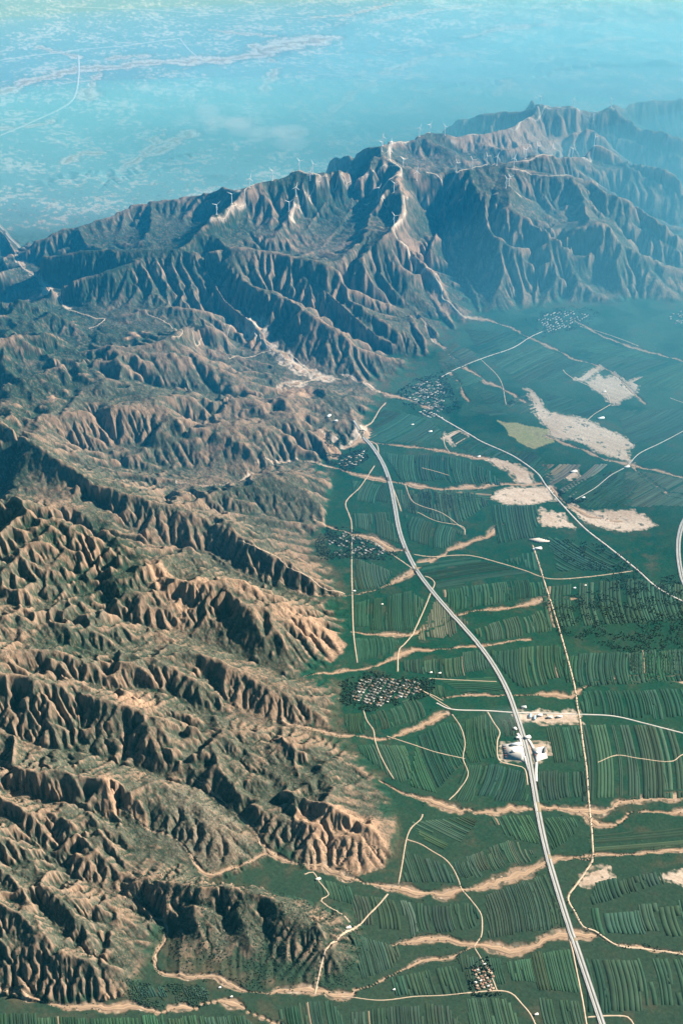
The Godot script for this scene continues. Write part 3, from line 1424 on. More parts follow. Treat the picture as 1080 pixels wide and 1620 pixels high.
func make_materials() -> void:
	var grain := FastNoiseLite.new()
	grain.seed = 40
	grain.frequency = 0.035
	grain.fractal_octaves = 5
	grain.fractal_gain = 0.65
	var tex := NoiseTexture2D.new()
	tex.width = 1024
	tex.height = 1024
	tex.seamless = true
	tex.noise = grain
	var ramp := Gradient.new()
	ramp.set_color(0, Color(0.76, 0.76, 0.76))
	ramp.set_color(1, Color(1, 1, 1))
	tex.color_ramp = ramp
	var land := matte(Color.WHITE, 1.0, true)
	land.metallic_specular = 0.05
	land.albedo_texture = tex
	land.uv1_triplanar = true
	land.uv1_world_triplanar = true
	land.uv1_scale = Vector3.ONE / 760.0
	M.land = land
	M.ground = matte(Color.WHITE, 0.95, true)
	M.leaf = matte(Color.WHITE, 1.0, true)
	M.white = matte(Color(0.72, 0.72, 0.72), 0.5)
	M.concrete = matte(Color(0.55, 0.5, 0.43))
	M.rubber_and_bore_dark = matte(Color(0.02, 0.02, 0.02))
	M.blade = blade_mesh()
	M.wheel = drum(0.52, 0.52, -0.15, 0.15, 10)


func far_ground() -> void:
	# the land beyond what is mapped, out to the horizon
	var st := SurfaceTool.new()
	st.begin(Mesh.PRIMITIVE_TRIANGLES)
	var r := 90000.0
	for v in [Vector3(-r, -60, -r), Vector3(r, -60, -r), Vector3(-r, -60, r), Vector3(r, -60, -r), Vector3(r, -60, r), Vector3(-r, -60, r)]:
		st.set_color(Color(0.16, 0.18, 0.13))
		st.add_vertex(v)
	st.generate_normals()
	structure(obj("distant_land", st.commit(), M.ground))


func lay_zones() -> void:
	zone([-234, -4665, -166, -4706, 0, -4706, 138, -4677, 194, -4528, 190, -4359, 52, -4261, -53, -4341, -159, -4414], "bare")
	zone([-358, -6146, -294, -6222, -133, -6164, 16, -6048, 26, -5909, -64, -5865, -195, -5992], "bare")
	zone([-1072, -6466, -1024, -6560, -901, -6373, -796, -6342, -650, -6422, -547, -6422, -404, -6282, -418, -6222, -610, -6342, -800, -6193, -819, -6048, -863, -6164, -998, -6324], "bare")
	zone([-1075, -4817, -1009, -4808, -974, -4653, -1019, -4637], "bare")
	zone([-993, -4787, -915, -4726, -819, -4567, -859, -4606, -940, -4706], "bare")
	zone([-1090, -5392, -988, -5431, -906, -5431, -912, -5296, -984, -5273, -1065, -5320], "bare")
	zone([-1576, -9431, -1470, -9576, -1380, -9520, -1510, -9278], "bare")
	zone([-436, -8883, -308, -8985, -174, -8883, -298, -8637, -428, -8686], "bare")
	zone([-856, -9925, -669, -9986, -560, -9691, -595, -9464, -727, -9748, -824, -9807], "bare")
	zone([-1954, -8356, -1878, -8402, -1818, -8292, -1891, -8238], "bare")
	zone([-978, -3711, -839, -3741, -799, -3622, -913, -3593], "bare")
	zone([-166, -8310, -82, -8265, 20, -8045, 80, -8002, 0, -7959, -113, -8062], "bare")
	zone([447, -12105, 552, -11942, 540, -11626, 480, -11751], "bare")
	zone([582, -11323, 773, -10963, 877, -10232, 783, -10295, 666, -10893], "bare")
	zone([1083, -15209, 1618, -15136, 1812, -14737, 1691, -14510, 1389, -14806, 995, -14852], "bare")
	zone([992, -13720, 1613, -13720, 2296, -14180, 2568, -14289, 2628, -13863, 2216, -13598, 1698, -13361, 1092, -13361], "bare")
	zone([329, -14737, 663, -14852, 780, -14510, 620, -13720, 472, -13968], "bare")
	zone([-2923, -10232, -1949, -10232, -1367, -9409, -1656, -8883, -1768, -8495, -1923, -7959, -1890, -7173, -2191, -7030], "green")
	zone([-1740, -6960, -1286, -6823, -1007, -6560, -1125, -6135, -1404, -6222, -1748, -6625], "green")
	zone([-1735, -5881, -1305, -5800, -1159, -5668, -1518, -5747], "green")
	zone([-1290, -13558, -123, -13558, 347, -12618, 108, -11626, -594, -11626, -1173, -12105], "green")
	zone([572, -12443, 1257, -12443, 1083, -10359, 811, -10755], "green")
	zone([-2856, -11323, -641, -11473, -1181, -10359, -2144, -10232], "green")
	zone([-917, -7473, -78, -7670, -77, -7590, -755, -7359], "green")
	zone([-936, -4298, -636, -4334, -316, -4298, 51, -4124, 88, -4007, 37, -3779, -267, -3754, -613, -3816, -702, -4007], "scrub")
	zone([-832, -3800, -513, -3785, -504, -3679, -816, -3679], "scrub")
	zone([1096, -6368, 1943, -6648, 1765, -5802, 1430, -5909, 1127, -6075], "wood")
	zone([1212, -7016, 1529, -6933, 1822, -6398, 1587, -6429, 1222, -6812], "wood")
	zone([1286, -7605, 1497, -7451, 1372, -7376], "wood")
	zone([-145, -8272, 82, -8184, 20, -7887, -80, -7846], "wood")
	zone([-733, -4923, -595, -4809, -468, -4696, -383, -4558, -310, -4463, -427, -4389, -560, -4382, -650, -4482, -749, -4656, -787, -4809], "terrace")
	zone([-844, -4193, -756, -4107, -718, -4056, -713, -3942, -766, -3974, -806, -4090, -893, -4175], "terrace")
	zone([-280, -4736, -194, -4656, -136, -4539, -107, -4426, -188, -4426, -246, -4539], "terrace")
	zone([-510, -4073, -444, -4040, -439, -3847, -481, -3847], "terrace")
	zone([-801, -7157, -716, -7016, -596, -6680, -671, -6648, -778, -6879], "terrace")
	zone([-786, -4616, -699, -4578, -623, -4482, -674, -4456, -756, -4520], "terrace")
	pass


func lay_rivers() -> void:
	river([-1317, -3762, 14.6, -1162, -3713, 21.8, -1052, -3681, 28.9, -907, -3689, 36.2, -813, -3695, 36.2, -697, -3672, 40.9, -578, -3681, 40.9, -462, -3710, 41.1, -371, -3681, 45.7, -303, -3622, 47.7, -213, -3567, 47.3])
	river([-914, -4253, 7.9, -838, -4214, 10.4, -768, -4128, 12.9, -725, -4108, 12.9, -708, -4018, 15.2, -739, -3911, 15.0, -709, -3848, 17.3, -634, -3832, 19.7, -489, -3814, 19.7, -405, -3771, 19.5, -294, -3743, 21.9, -161, -3768, 24.4, -105, -3756, 29.2, -5, -3728, 31.5, 73, -3756, 24.4, 147, -3811, 22.1, 248, -3873, 22.3, 312, -3905, 19.9, 399, -3911, 17.5, 517, -3982, 20.2])
	river([202, -3988, 12.6, 253, -4008, 25.3, 380, -4011, 30.4, 507, -4011, 35.5, 580, -3982, 40.4, 666, -3953, 40.2, 784, -3995, 43.0, 903, -4034, 40.7, 1005, -4041, 35.6, 1086, -3992, 25.3, 1209, -3969, 20.1, 1381, -3949, 17.6, 1646, -3905, 17.5, 2009, -3951, 17.6])
	river([-668, -4922, 8.6, -584, -4843, 8.6, -478, -4740, 11.2, -382, -4621, 13.8, -316, -4505, 19.1, -221, -4441, 29.7, -108, -4419, 26.9, -56, -4408, 26.9, 48, -4339, 31.9, 159, -4299, 34.4, 290, -4274, 42.1, 421, -4267, 44.7, 527, -4281, 47.5, 664, -4328, 42.5, 776, -4382, 37.5, 877, -4445, 29.7, 961, -4464, 21.7, 1069, -4464, 10.8])
	river([-969, -4708, 5.6, -839, -4601, 8.3, -718, -4551, 8.2, -650, -4471, 10.8, -593, -4375, 13.4, -520, -4364, 16.0, -451, -4401, 16.1, -315, -4494, 19.0])
	river([947, -4464, 10.8, 1086, -4486, 16.3, 1250, -4494, 16.3, 1488, -4524, 19.1, 1787, -4519, 19.1, 2194, -4603, 19.3])
	river([174, -4952, 8.7, 286, -4868, 20.0, 398, -4826, 37.0, 509, -4785, 42.4, 649, -4768, 42.3, 820, -4777, 39.6, 934, -4785, 39.6, 1072, -4764, 42.3, 1188, -4785, 39.6, 1337, -4826, 37.0, 1454, -4843, 34.2, 1572, -4863, 34.3, 1888, -4866, 34.3, 2318, -4964, 34.8])
	river([1070, -4752, 22.5, 1142, -4672, 39.0, 1217, -4704, 33.6, 1322, -4744, 22.5, 1549, -4752, 28.2, 1853, -4727, 28.1, 2269, -4804, 28.4])
	river([-344, -5353, 9.1, -201, -5334, 15.2, -54, -5287, 21.1, 60, -5264, 27.1, 150, -5259, 27.1, 226, -5259, 27.1, 333, -5315, 27.3, 428, -5387, 30.6, 530, -5454, 43.2])
	river([500, -5567, 12.5, 596, -5588, 18.8, 784, -5588, 15.7, 941, -5593, 22.0, 1068, -5603, 37.7, 1128, -5583, 43.9, 1215, -5643, 25.3, 1334, -5694, 31.8, 1465, -5720, 31.9, 1734, -5710, 31.8, 2072, -5660, 31.6, 2541, -5749, 32.0])
	river([-191, -5720, 9.6, -77, -5767, 19.2, 129, -5804, 22.5, 260, -5895, 29.3, 360, -5950, 29.5, 525, -5977, 23.0, 691, -5994, 19.7, 792, -6016, 16.5, 995, -6061, 19.9])
	river([53, -6117, 13.3, 200, -6100, 20.0, 366, -6100, 26.6, 470, -6175, 30.2, 576, -6244, 27.1, 664, -6297, 27.2, 855, -6339, 24.0, 997, -6381, 20.6, 1108, -6442, 31.1, 1246, -6442, 27.7, 1380, -6412, 17.2])
	river([-538, -6655, 7.1, -364, -6535, 10.5, -180, -6448, 13.9, 14, -6454, 20.8, 139, -6497, 24.4, 245, -6554, 28.0, 354, -6662, 28.4, 449, -6792, 32.3, 543, -6858, 32.6, 734, -6994, 40.4, 853, -7092, 44.5, 978, -7235, 33.9])
	river([-184, -7213, 11.3, -67, -7184, 22.5, 74, -7099, 29.7, 185, -7050, 33.2, 292, -6953, 36.6, 400, -6899, 32.7])
	river([-538, -7826, 8.0, -267, -7966, 16.2, -72, -7908, 20.1, 80, -7818, 31.9, 238, -7761, 31.7, 394, -7697, 35.5, 549, -7642, 35.3, 824, -7658, 39.2, 1024, -7697, 31.5, 1261, -7697, 23.6])
	river([166, -8240, 12.4, 413, -8196, 20.7, 657, -8127, 28.7, 856, -8050, 40.7, 953, -7999, 48.7])
	river([-9, -9197, 27.1, 112, -9135, 35.9, 266, -8992, 39.9, 439, -8873, 43.9, 606, -8717, 34.6])
	river([738, -9463, 13.8, 831, -9145, 22.5, 866, -8834, 17.5])
	river([589, -10239, 19.6, 714, -9856, 28.6, 834, -9517, 27.8, 935, -9323, 27.4, 1013, -9176, 31.5, 1155, -9012, 26.6, 1286, -8795, 26.1])
	river([975, -10276, 39.4, 1060, -10301, 49.3, 1200, -10214, 29.4, 1332, -10068, 29.1, 1436, -9914, 19.1, 1560, -9764, 23.6, 1718, -9539, 23.2, 1920, -9355, 18.3, 2092, -8795, 17.4])
	river([1346, -8329, 25.1, 1449, -8223, 24.8, 1561, -8136, 24.6, 1703, -7999, 28.4, 1854, -7932, 24.2, 2002, -7866, 24.0, 2160, -7761, 23.8, 2541, -7539, 23.3, 3099, -7589, 23.4])
	river([1295, -7658, 19.6, 1353, -7502, 27.1, 1432, -7382, 34.4, 1550, -7278, 52.9, 1691, -7220, 60.1])
	river([1851, -7916, 16.1, 1932, -7705, 15.8, 2006, -7579, 19.5, 2132, -7533, 23.3, 2521, -7382, 22.9, 3081, -7465, 23.1])
	river([1797, -10276, 14.8, 1971, -9973, 19.2, 2110, -9798, 28.4, 2214, -9718, 33.0, 2338, -9628, 28.1, 2537, -9463, 23.1, 2967, -9155, 22.5, 3616, -9218, 22.6])
	river([-872, -9840, 49.5, -787, -9911, 69.7, -687, -9887, 89.6, -636, -9812, 118.8, -594, -9704, 137.5, -546, -9557, 116.6, -426, -9440, 86.7, -308, -9273, 104.6, -171, -9176, 113.2, -9, -9126, 84.6])
	river([-439, -8916, 46.1, -377, -9017, 83.7, -311, -9057, 112.0, -223, -9098, 93.7])
	river([21, -8169, 51.7, 83, -8252, 78.3, 146, -8305, 87.4, 190, -8447, 62.0])
	river([-145, -8305, 60.9, -103, -8254, 78.0, -41, -8229, 78.0, 33, -8252, 69.6])
	river([-2774, -11506, 33.9, -2561, -11022, 32.7, -2453, -10863, 43.0, -2335, -10610, 63.3, -2202, -10341, 61.9, -2081, -10092, 40.5])
	river([-1004, -7550, 16.2, -810, -7531, 24.3, -647, -7621, 24.5, -533, -7741, 24.9])
	river([-4282, -16725, 155.0, -4045, -17007, 179.8, -3687, -17508, 207.4, -3310, -18034, 260.1, -2713, -18291, 263.3, -1700, -18588, 242.8, -1148, -18860, 270.5, -752, -19280, 376.1, -423, -19533, 456.5, 0, -19680, 204.2])
	river([-896, -16950, 112.0, -862, -17538, 115.4, -793, -18162, 119.0])
	river([-3014, -18162, 95.2, -3000, -17538, 115.4, -2944, -16669, 154.6, -2755, -16893, 89.4])
	river([445, -20686, 80.0, 905, -21098, 108.6, 1479, -21611, 138.7, 2071, -22057, 113.0])
	river([2191, -21309, 82.2, 2794, -21788, 83.8, 3706, -22285, 85.5])
	river([-1915, -14681, 158.5, -1706, -15257, 184.2, -1625, -15498, 124.5])
	river([-4024, -19352, 75.5, -3630, -18998, 99.0, -3345, -18757, 97.9])
	river([-3004, -18656, 146.1, -2668, -18894, 172.4, -2488, -18757, 122.4])
	river([-1852, -20486, 79.4, -1213, -20095, 130.0, -860, -19905, 154.7])
	river([-886, -18488, 96.7, -990, -18998, 123.7, -1183, -19533, 126.8])
	river([-143, -16130, 85.9, 149, -16950, 134.4, 458, -17388, 114.5])
	river([469, -17845, 117.1, 974, -18656, 146.1, 1485, -18998, 123.7, 1800, -18826, 98.2])
	river([1719, -19905, 154.7, 2292, -20486, 185.2, 3024, -20686, 133.4])
	river([2851, -19352, 125.8, 3381, -19533, 152.2, 3954, -19905, 128.9])
	river([1792, -16950, 134.4, 1985, -17388, 160.3, 1946, -17783, 116.8])
	river([-2189, -14246, 96.6, -2007, -14907, 120.4, -1949, -15621, 104.4])
	river([-2850, -14353, 116.6, -2707, -14681, 138.7, -2459, -14793, 99.7])
	river([-3734, -15498, 83.0, -3411, -15621, 104.4, -3176, -15872, 84.7])
	river([-362, -21098, 108.6, 183, -21309, 109.6, 753, -22057, 113.0])
	pass


func lay_sand() -> void:
	sand_patch([915, -8033, 1055, -8008, 1162, -7875, 1203, -7705, 1112, -7705, 1071, -7850, 968, -7941])
	sand_patch([930, -7533, 1039, -7650, 1294, -7650, 1291, -7502, 1134, -7449, 1000, -7457])
	sand_patch([1195, -7382, 1301, -7344, 1364, -7163, 1193, -7206])
	sand_patch([1304, -9033, 1356, -8912, 1402, -8679, 1644, -8566, 1831, -8329, 1918, -8205, 1822, -8127, 1862, -7983, 1713, -8059, 1503, -8311, 1402, -8311, 1334, -8651])
	sand_patch([1763, -9073, 1976, -9281, 2023, -9155, 2118, -9135, 2022, -8942, 1883, -8795, 1827, -8912])
	sand_patch([1678, -9197, 1888, -9441, 1901, -9409, 1704, -9155])
	sand_patch([1731, -9124, 1850, -9260, 1886, -9197, 1786, -9073])
	sand_patch([2042, -9135, 2142, -9239, 2152, -9197, 2066, -9094])
	sand_patch([1381, -7427, 1503, -7344, 1757, -7382, 1873, -7191, 1660, -7148, 1515, -7177])
	sand_patch([1377, -7866, 1464, -7883, 1496, -7801, 1419, -7761])
	sand_patch([1009, -4364, 1123, -4412, 1120, -4324, 1013, -4317])
	sand_patch([669, -8329, 759, -8419, 836, -8329, 723, -8196])
	sand_patch([1357, -4346, 1473, -4390, 1453, -4295])
	sand_patch([847, -5444, 1164, -5444, 1152, -5382, 901, -5377])
	sand_patch([764, -5218, 877, -5218, 872, -5087, 759, -5109])
	sand_patch([884, -5200, 963, -5209, 971, -5127, 900, -5083])
	meadow_patch([1046, -8557, 1382, -8419, 1393, -8240, 1240, -8136, 1153, -8240])
	pass


func lay_roads() -> void:
	road([637, -8651, 684, -8575, 839, -8365, 921, -8249, 1050, -8118, 1133, -8016, 1233, -7834, 1273, -7665, 1335, -7457, 1433, -7177, 1541, -6967, 1663, -6726, 1748, -6535, 1890, -6375, 2202, -6115, 2664, -6099], "paved_road", 9, 0)
	road([710, -9228, 848, -9387, 1057, -9573, 1274, -9741, 1429, -9938, 1537, -10044], "paved_road", 8, 0)
	road([1107, -6981, 1120, -6779, 1130, -6566, 1144, -6321, 1154, -6089, 1161, -5868, 1164, -5659, 1156, -5493, 1153, -5387, 1141, -5200, 1133, -5043, 1116, -4872, 1103, -4728, 1091, -4590, 1074, -4464, 1041, -4401, 986, -4317, 938, -4239, 954, -4162, 978, -4081, 1021, -4058, 1075, -4001, 1122, -3975, 1233, -3962, 1377, -3930, 1636, -3868, 1994, -3904], "dirt_road", 7, 1)
	road([467, -5523, 541, -5474, 710, -5464, 857, -5449, 1017, -5444, 1160, -5435, 1321, -5420, 1464, -5363, 1659, -5278, 1961, -5159, 2388, -5194], "paved_road", 7, 0)
	road([417, -6879, 514, -6858, 725, -6872, 899, -6792, 1034, -6713, 1166, -6630, 1381, -6649, 1639, -6707], "dirt_road", 5, 1)
	road([209, -7924, 159, -7777, 110, -7642, 27, -7472, 46, -7315, 60, -7191, 57, -6726, 59, -6473, 63, -6117, 81, -5852], "dirt_road", 5, 1)
	road([59, -7078, 147, -7022, 237, -6940, 325, -6832, 400, -6733], "dirt_road", 5, 1)
	road([285, -5778, 295, -5950, 330, -6016, 373, -6100, 420, -6244, 461, -6381, 491, -6491, 517, -6585, 495, -6636, 468, -6655], "dirt_road", 5, 1)
	road([-102, -3745, -91, -3812, -74, -3891, -55, -3936, -13, -4000, 31, -4051, 72, -4089, 116, -4152, 156, -4204, 192, -4260], "dirt_road", 6, 1)
	road([239, -4321, 259, -4438, 280, -4570, 305, -4648, 350, -4704, 360, -4736], "dirt_road", 4, 1)
	road([286, -4578, 342, -4551, 395, -4505, 441, -4464, 470, -4412, 490, -4346, 502, -4288, 536, -4225, 569, -4152, 569, -4084, 559, -4028, 530, -3982, 546, -3930, 562, -3886, 584, -3826, 598, -3762], "dirt_road", 4, 1)
	road([487, -3749, 597, -3759, 652, -3746, 682, -3704, 714, -3648, 731, -3587], "dirt_road", 5, 1)
	road([712, -5454, 733, -5377, 756, -5301, 737, -5227, 734, -5101, 799, -5065, 846, -5039, 849, -4935], "dirt_road", 5, 1)
	road([911, -4041, 917, -3953, 919, -3842, 921, -3719, 920, -3587], "dirt_road", 5, 1)
	road([932, -3633, 1017, -3639, 1080, -3633, 1097, -3596], "dirt_road", 5, 1)
	road([306, -8824, 260, -8717, 204, -8529, 147, -8436, 154, -8305, 175, -8275, 231, -8205, 244, -8025, 287, -7834, 340, -7502, 358, -7367], "dirt_road", 6, 1)
	road([105, -5474, 122, -5387, 152, -5315, 159, -5236, 178, -5145, 205, -5056, 238, -4969], "dirt_road", 4, 1)
	road([-9, -9126, -90, -9141, -179, -9113, -245, -9055, -318, -8973], "dirt_road", 5, 1)
	road([-171, -9176, -272, -9298, -358, -9431, -460, -9483, -552, -9496, -664, -9436, -740, -9397, -803, -9330], "dirt_road", 5, 1)
	road([-592, -9659, -622, -9799, -671, -9853, -739, -9898, -807, -9908, -861, -9696], "dirt_road", 6, 1)
	road([-2774, -11506, -2664, -11198, -2561, -11022, -2459, -10865, -2380, -10719, -2306, -10533, -2217, -10372, -2152, -10224, -2089, -10087, -2023, -10038, -1964, -9972, -1898, -9920, -1830, -9845, -1760, -9826, -1786, -9708, -1850, -9668], "dirt_road", 6, 1)
	road([-2195, -10475, -2191, -10365, -2142, -10222], "dirt_road", 5, 1)
	road([-1436, -9858, -1301, -9730, -1192, -9581, -1167, -9515, -1223, -9437, -1174, -9399, -1132, -9373, -1147, -9302, -1197, -9265], "dirt_road", 5, 1)
	road([-1010, -9466, -1045, -9357, -1124, -9581, -1106, -9481], "dirt_road", 5, 1)
	road([-1070, -11160, -1005, -11194, -952, -11262, -922, -11356, -881, -11450, -815, -11592, -812, -11726, -742, -11824, -660, -11922, -543, -11981, -410, -12071, -299, -12001, -174, -11985, -275, -11849, -357, -11679, -397, -11554, -419, -11406], "track", 6, 1)
	road([-174, -11985, -27, -12071, 110, -12179, 249, -12264, 402, -12388, 517, -12303], "track", 6, 1)
	road([422, -13099, 472, -13187, 439, -12888, 443, -12633, 428, -12512, 459, -12418, 516, -12266, 505, -12108, 403, -12009, 342, -11954, 306, -11770, 342, -11713, 400, -11674], "track", 7, 1)
	road([422, -13099, 579, -13204, 686, -13352, 786, -13442, 967, -13552, 1085, -13506, 1215, -13552, 1429, -13645, 1590, -13733, 1672, -13696, 1768, -13914, 1877, -14008, 1967, -14140, 1961, -14560, 2067, -14754], "track", 6, 1)
	road([518, -12339, 670, -12345, 835, -12294, 938, -12258, 1063, -12367, 1240, -12478, 1480, -12628, 1653, -12650, 1777, -12735, 1878, -12814, 2027, -12886, 2152, -12947, 2274, -12986, 2361, -13169], "track", 7, 1)
	road([1460, -12424, 1599, -12397, 1678, -12345, 1842, -12306, 2046, -12368, 2160, -12376, 2275, -12384], "track", 5, 1)
	road([1967, -14140, 2080, -14387, 2220, -14348, 2387, -14320, 2559, -14271], "track", 5, 1)
	road([2387, -14320, 2539, -14349, 2757, -14631], "track", 5, 1)
	road([564, -11791, 521, -11653, 531, -11482, 500, -11332, 432, -11150, 429, -11050, 481, -10926, 532, -10890, 597, -10850, 579, -10775, 630, -10758, 682, -10774, 760, -10781, 748, -10728, 795, -10639, 799, -10528, 856, -10464, 891, -10378, 963, -10265], "track", 6, 1)
	road([-579, -6785, -495, -6739, -426, -6697, -370, -6680, -325, -6618, -261, -6564, -209, -6542, -121, -6490, -52, -6470, 14, -6479], "dirt_road", 4, 1)
	road([2326, -8455, 2195, -8329, 2068, -8214, 1921, -8084, 1810, -7916, 1691, -7801, 1567, -7642, 1409, -7487], "dirt_road", 5, 0)
	road([691, -8347, 766, -8401, 838, -8356], "dirt_road", 4, 1)
	road([669, -8329, 677, -8188, 704, -8101], "dirt_road", 4, 1)
	road([1021, -9539, 1128, -9197, 1133, -8795], "dirt_road", 4, 1)
	road([1600, -9355, 1617, -9281, 1675, -9176, 1763, -9073, 1850, -8972, 1855, -8814], "dirt_road", 5, 1)
	road([1852, -8795, 1721, -8651, 1639, -8529], "dirt_road", 4, 1)
	road([1840, -10129, 1979, -10021, 2123, -9879, 2222, -9764], "dirt_road", 5, 1)
	road([394, -7697, 425, -7502, 480, -7427, 608, -7337, 727, -7148], "dirt_road", 4, 1)
	road([510, -7899, 600, -7850, 676, -7801], "dirt_road", 4, 1)
	road([457, -7352, 565, -7249, 712, -7191, 724, -7099], "dirt_road", 4, 1)
	road([217, -5269, 329, -5213, 445, -5154, 576, -5109], "dirt_road", 4, 1)
	road([538, -5435, 572, -5339, 584, -5223, 567, -5109, 582, -5000, 531, -4893, 484, -4830], "dirt_road", 4, 1)
	road([394, -5633, 483, -5533, 532, -5483], "dirt_road", 4, 1)
	road([187, -5557, 316, -5659, 439, -5593, 499, -5543], "dirt_road", 4, 1)
	road([446, -5720, 620, -5705, 778, -5694], "dirt_road", 4, 1)
	road([-154, -4371, -120, -4382, -93, -4328, -53, -4256, -84, -4221, 0, -4140, 31, -4101], "dirt_road", 4, 1)
	road([0, -3734, 145, -3713, 279, -3731, 389, -3737, 487, -3749], "dirt_road", 3, 1)
	road([2286, -8893, 2397, -8795, 2802, -8498, 3409, -8541], "dirt_road", 4, 1)
	road([1192, -5083, 1288, -5132, 1388, -5109, 1531, -5087, 1633, -5154, 1991, -5278, 2469, -5459], "dirt_road", 4, 1)
	road([-1285, -21438, -543, -21098, -178, -20686], "far_road", 18, 0)
	road([446, -20767, 1090, -21182, 1856, -21699, 2462, -22193], "far_road", 16, 0)
	road([-2192, -19905, -1996, -19174, -1780, -18588], "far_road", 16, 0)
	road([-3870, -14861, -3674, -15209, -3531, -15522, -3388, -15872, -3238, -16236, -3137, -16586, -3138, -17007, -3200, -17538, -3301, -18226, -3415, -18894], "far_road", 26, 0)
	road([-4687, -18555, -4384, -18656, -3941, -18894, -3641, -19068, -3457, -19209, -3181, -19316, -2860, -19424, -2549, -19643, -2192, -19905], "far_road", 30, 0)
	road([-4190, -22057, -3371, -21921, -2711, -21877, -1945, -21655, -1285, -21438], "far_road", 22, 0)
	pass


func lay_fields() -> void:
	crop_field([-203, -4393, 47, -4329, 61, -4159, -54, -4212], 13, 19)
	crop_field([-809, -3783, -499, -3777, -495, -3717, -800, -3710], 27, 17)
	crop_field([-293, -3690, -41, -3716, 63, -3537, -196, -3537], 10, 22)
	crop_field([-1340, -3660, -942, -3647, -363, -3647, -277, -3508, -1308, -3508], 17, 23)
	crop_field([41, -4046, 262, -3974, 204, -3868, 80, -3800], 12, 20)
	crop_field([1455, -5959, 2605, -6007, 2519, -5724, 1455, -5753], -8, 29)
	crop_field([1330, -7664, 1782, -7913, 1782, -7410, 1484, -7394], 139, 41)
	crop_field([1075, -8798, 1284, -8961, 1350, -8692, 1243, -8588], 138, 39)
	crop_field([1488, -9655, 1821, -9472, 1629, -9180, 1381, -9180], 132, 54)
	crop_field([373, -7591, 633, -7634, 788, -7423, 612, -7300, 365, -7382], -0, 23)
	crop_field([40, -4287, 298, -4217, 318, -4023, 39, -4060], 9, 24)
	crop_field([287, -4219, 560, -4219, 570, -4061, 299, -4025], 5, 24)
	crop_field([591, -4264, 860, -4383, 912, -4075, 584, -4020], 5, 21)
	crop_field([446, -3945, 632, -3928, 644, -3773, 496, -3766], 5, 20)
	crop_field([636, -3928, 919, -3981, 933, -3739, 661, -3766], 4, 23)
	crop_field([184, -3829, 445, -3888, 488, -3738, 207, -3728], 11, 28)
	crop_field([29, -3696, 403, -3723, 481, -3537, 29, -3537], 3, 24)
	crop_field([476, -3728, 636, -3728, 696, -3551, 475, -3551], 6, 25)
	crop_field([743, -3729, 914, -3712, 922, -3536, 746, -3536], 4, 25)
	crop_field([916, -3945, 1978, -3900, 1902, -3648, 935, -3648], -1, 35)
	crop_field([947, -4174, 2107, -4329, 2004, -3989, 1024, -4025], 2, 41)
	crop_field([1063, -4330, 1360, -4430, 1366, -4310, 997, -4174], 5, 36)
	crop_field([295, -4694, 637, -4738, 465, -4481, 322, -4607], 54, 22)
	crop_field([451, -4435, 717, -4581, 864, -4538, 892, -4476, 501, -4314], 13, 17)
	crop_field([634, -4736, 850, -4736, 864, -4541, 711, -4584], 14, 21)
	crop_field([888, -4715, 1046, -4737, 1042, -4606, 907, -4500], 12, 24)
	crop_field([1067, -4610, 2225, -4719, 2172, -4547, 1067, -4505], 98, 26)
	crop_field([263, -4524, 438, -4441, 489, -4321, 256, -4321], 12, 25)
	crop_field([352, -5281, 491, -5385, 583, -5359, 588, -5106, 428, -4868, 304, -4915], 12, 25)
	crop_field([599, -5399, 705, -5453, 748, -5295, 722, -5095, 565, -5070], 1, 21)
	crop_field([560, -5076, 722, -5076, 845, -5018, 844, -4817, 510, -4817], -18, 23)
	crop_field([894, -5030, 1139, -5054, 1116, -4834, 889, -4820], -4, 29)
	crop_field([981, -5352, 1148, -5352, 1125, -5075, 979, -5075], -0, 27)
	crop_field([1137, -5361, 1405, -5361, 2389, -5233, 2279, -4871, 1075, -4816], -5, 33)
	crop_field([1157, -5619, 2525, -5675, 2418, -5324, 1414, -5402, 1124, -5455], -1, 32)
	crop_field([763, -5418, 837, -5418, 848, -5262, 773, -5247], 2, 19)
	crop_field([42, -5212, 306, -5212, 328, -4968, 247, -4921], 13, 22)
	crop_field([10, -5442, 94, -5452, 159, -5285, 26, -5285], 3, 15)
	crop_field([107, -5447, 350, -5572, 447, -5463, 340, -5341, 171, -5279], 11, 19)
	crop_field([414, -5679, 510, -5662, 521, -5551, 403, -5606], 4, 16)
	crop_field([303, -5873, 703, -5963, 830, -5785, 508, -5716, 317, -5774], -0, 23)
	crop_field([776, -5743, 492, -5697, 590, -5602, 816, -5619], 85, 31)
	crop_field([730, -5962, 1135, -6023, 1162, -5699, 875, -5626], -2, 32)
	crop_field([1124, -5931, 2625, -6022, 2544, -5755, 1121, -5641], -7, 39)
	crop_field([55, -6069, 347, -6069, 251, -5917, 61, -5840], 1, 16)
	crop_field([49, -6388, 395, -6523, 474, -6421, 378, -6129, 55, -6129], -1, 20)
	crop_field([520, -6502, 688, -6205, 529, -6017, 385, -6048], -0, 27)
	crop_field([665, -6145, 1075, -6338, 1121, -6114, 746, -6021], 2, 28)
	crop_field([531, -6540, 1121, -6644, 1138, -6471, 592, -6305], -2, 31)
	crop_field([1105, -6547, 1624, -6652, 2727, -6312, 1094, -6151], -4, 39)
	crop_field([406, -6785, 728, -6859, 1067, -6692, 510, -6518], 105, 37)
	crop_field([364, -7338, 767, -7138, 590, -6924, 392, -6985], -9, 26)
	crop_field([64, -7366, 282, -7350, 352, -6973, 71, -7166], 2, 23)
	crop_field([83, -6880, 297, -6698, 214, -6523, 61, -6510], 5, 22)
	crop_field([893, -6863, 1139, -6922, 1142, -6682, 926, -6790], -2, 26)
	crop_field([1195, -7093, 1538, -6941, 1769, -6477, 1620, -6721, 1184, -6685], 40, 40)
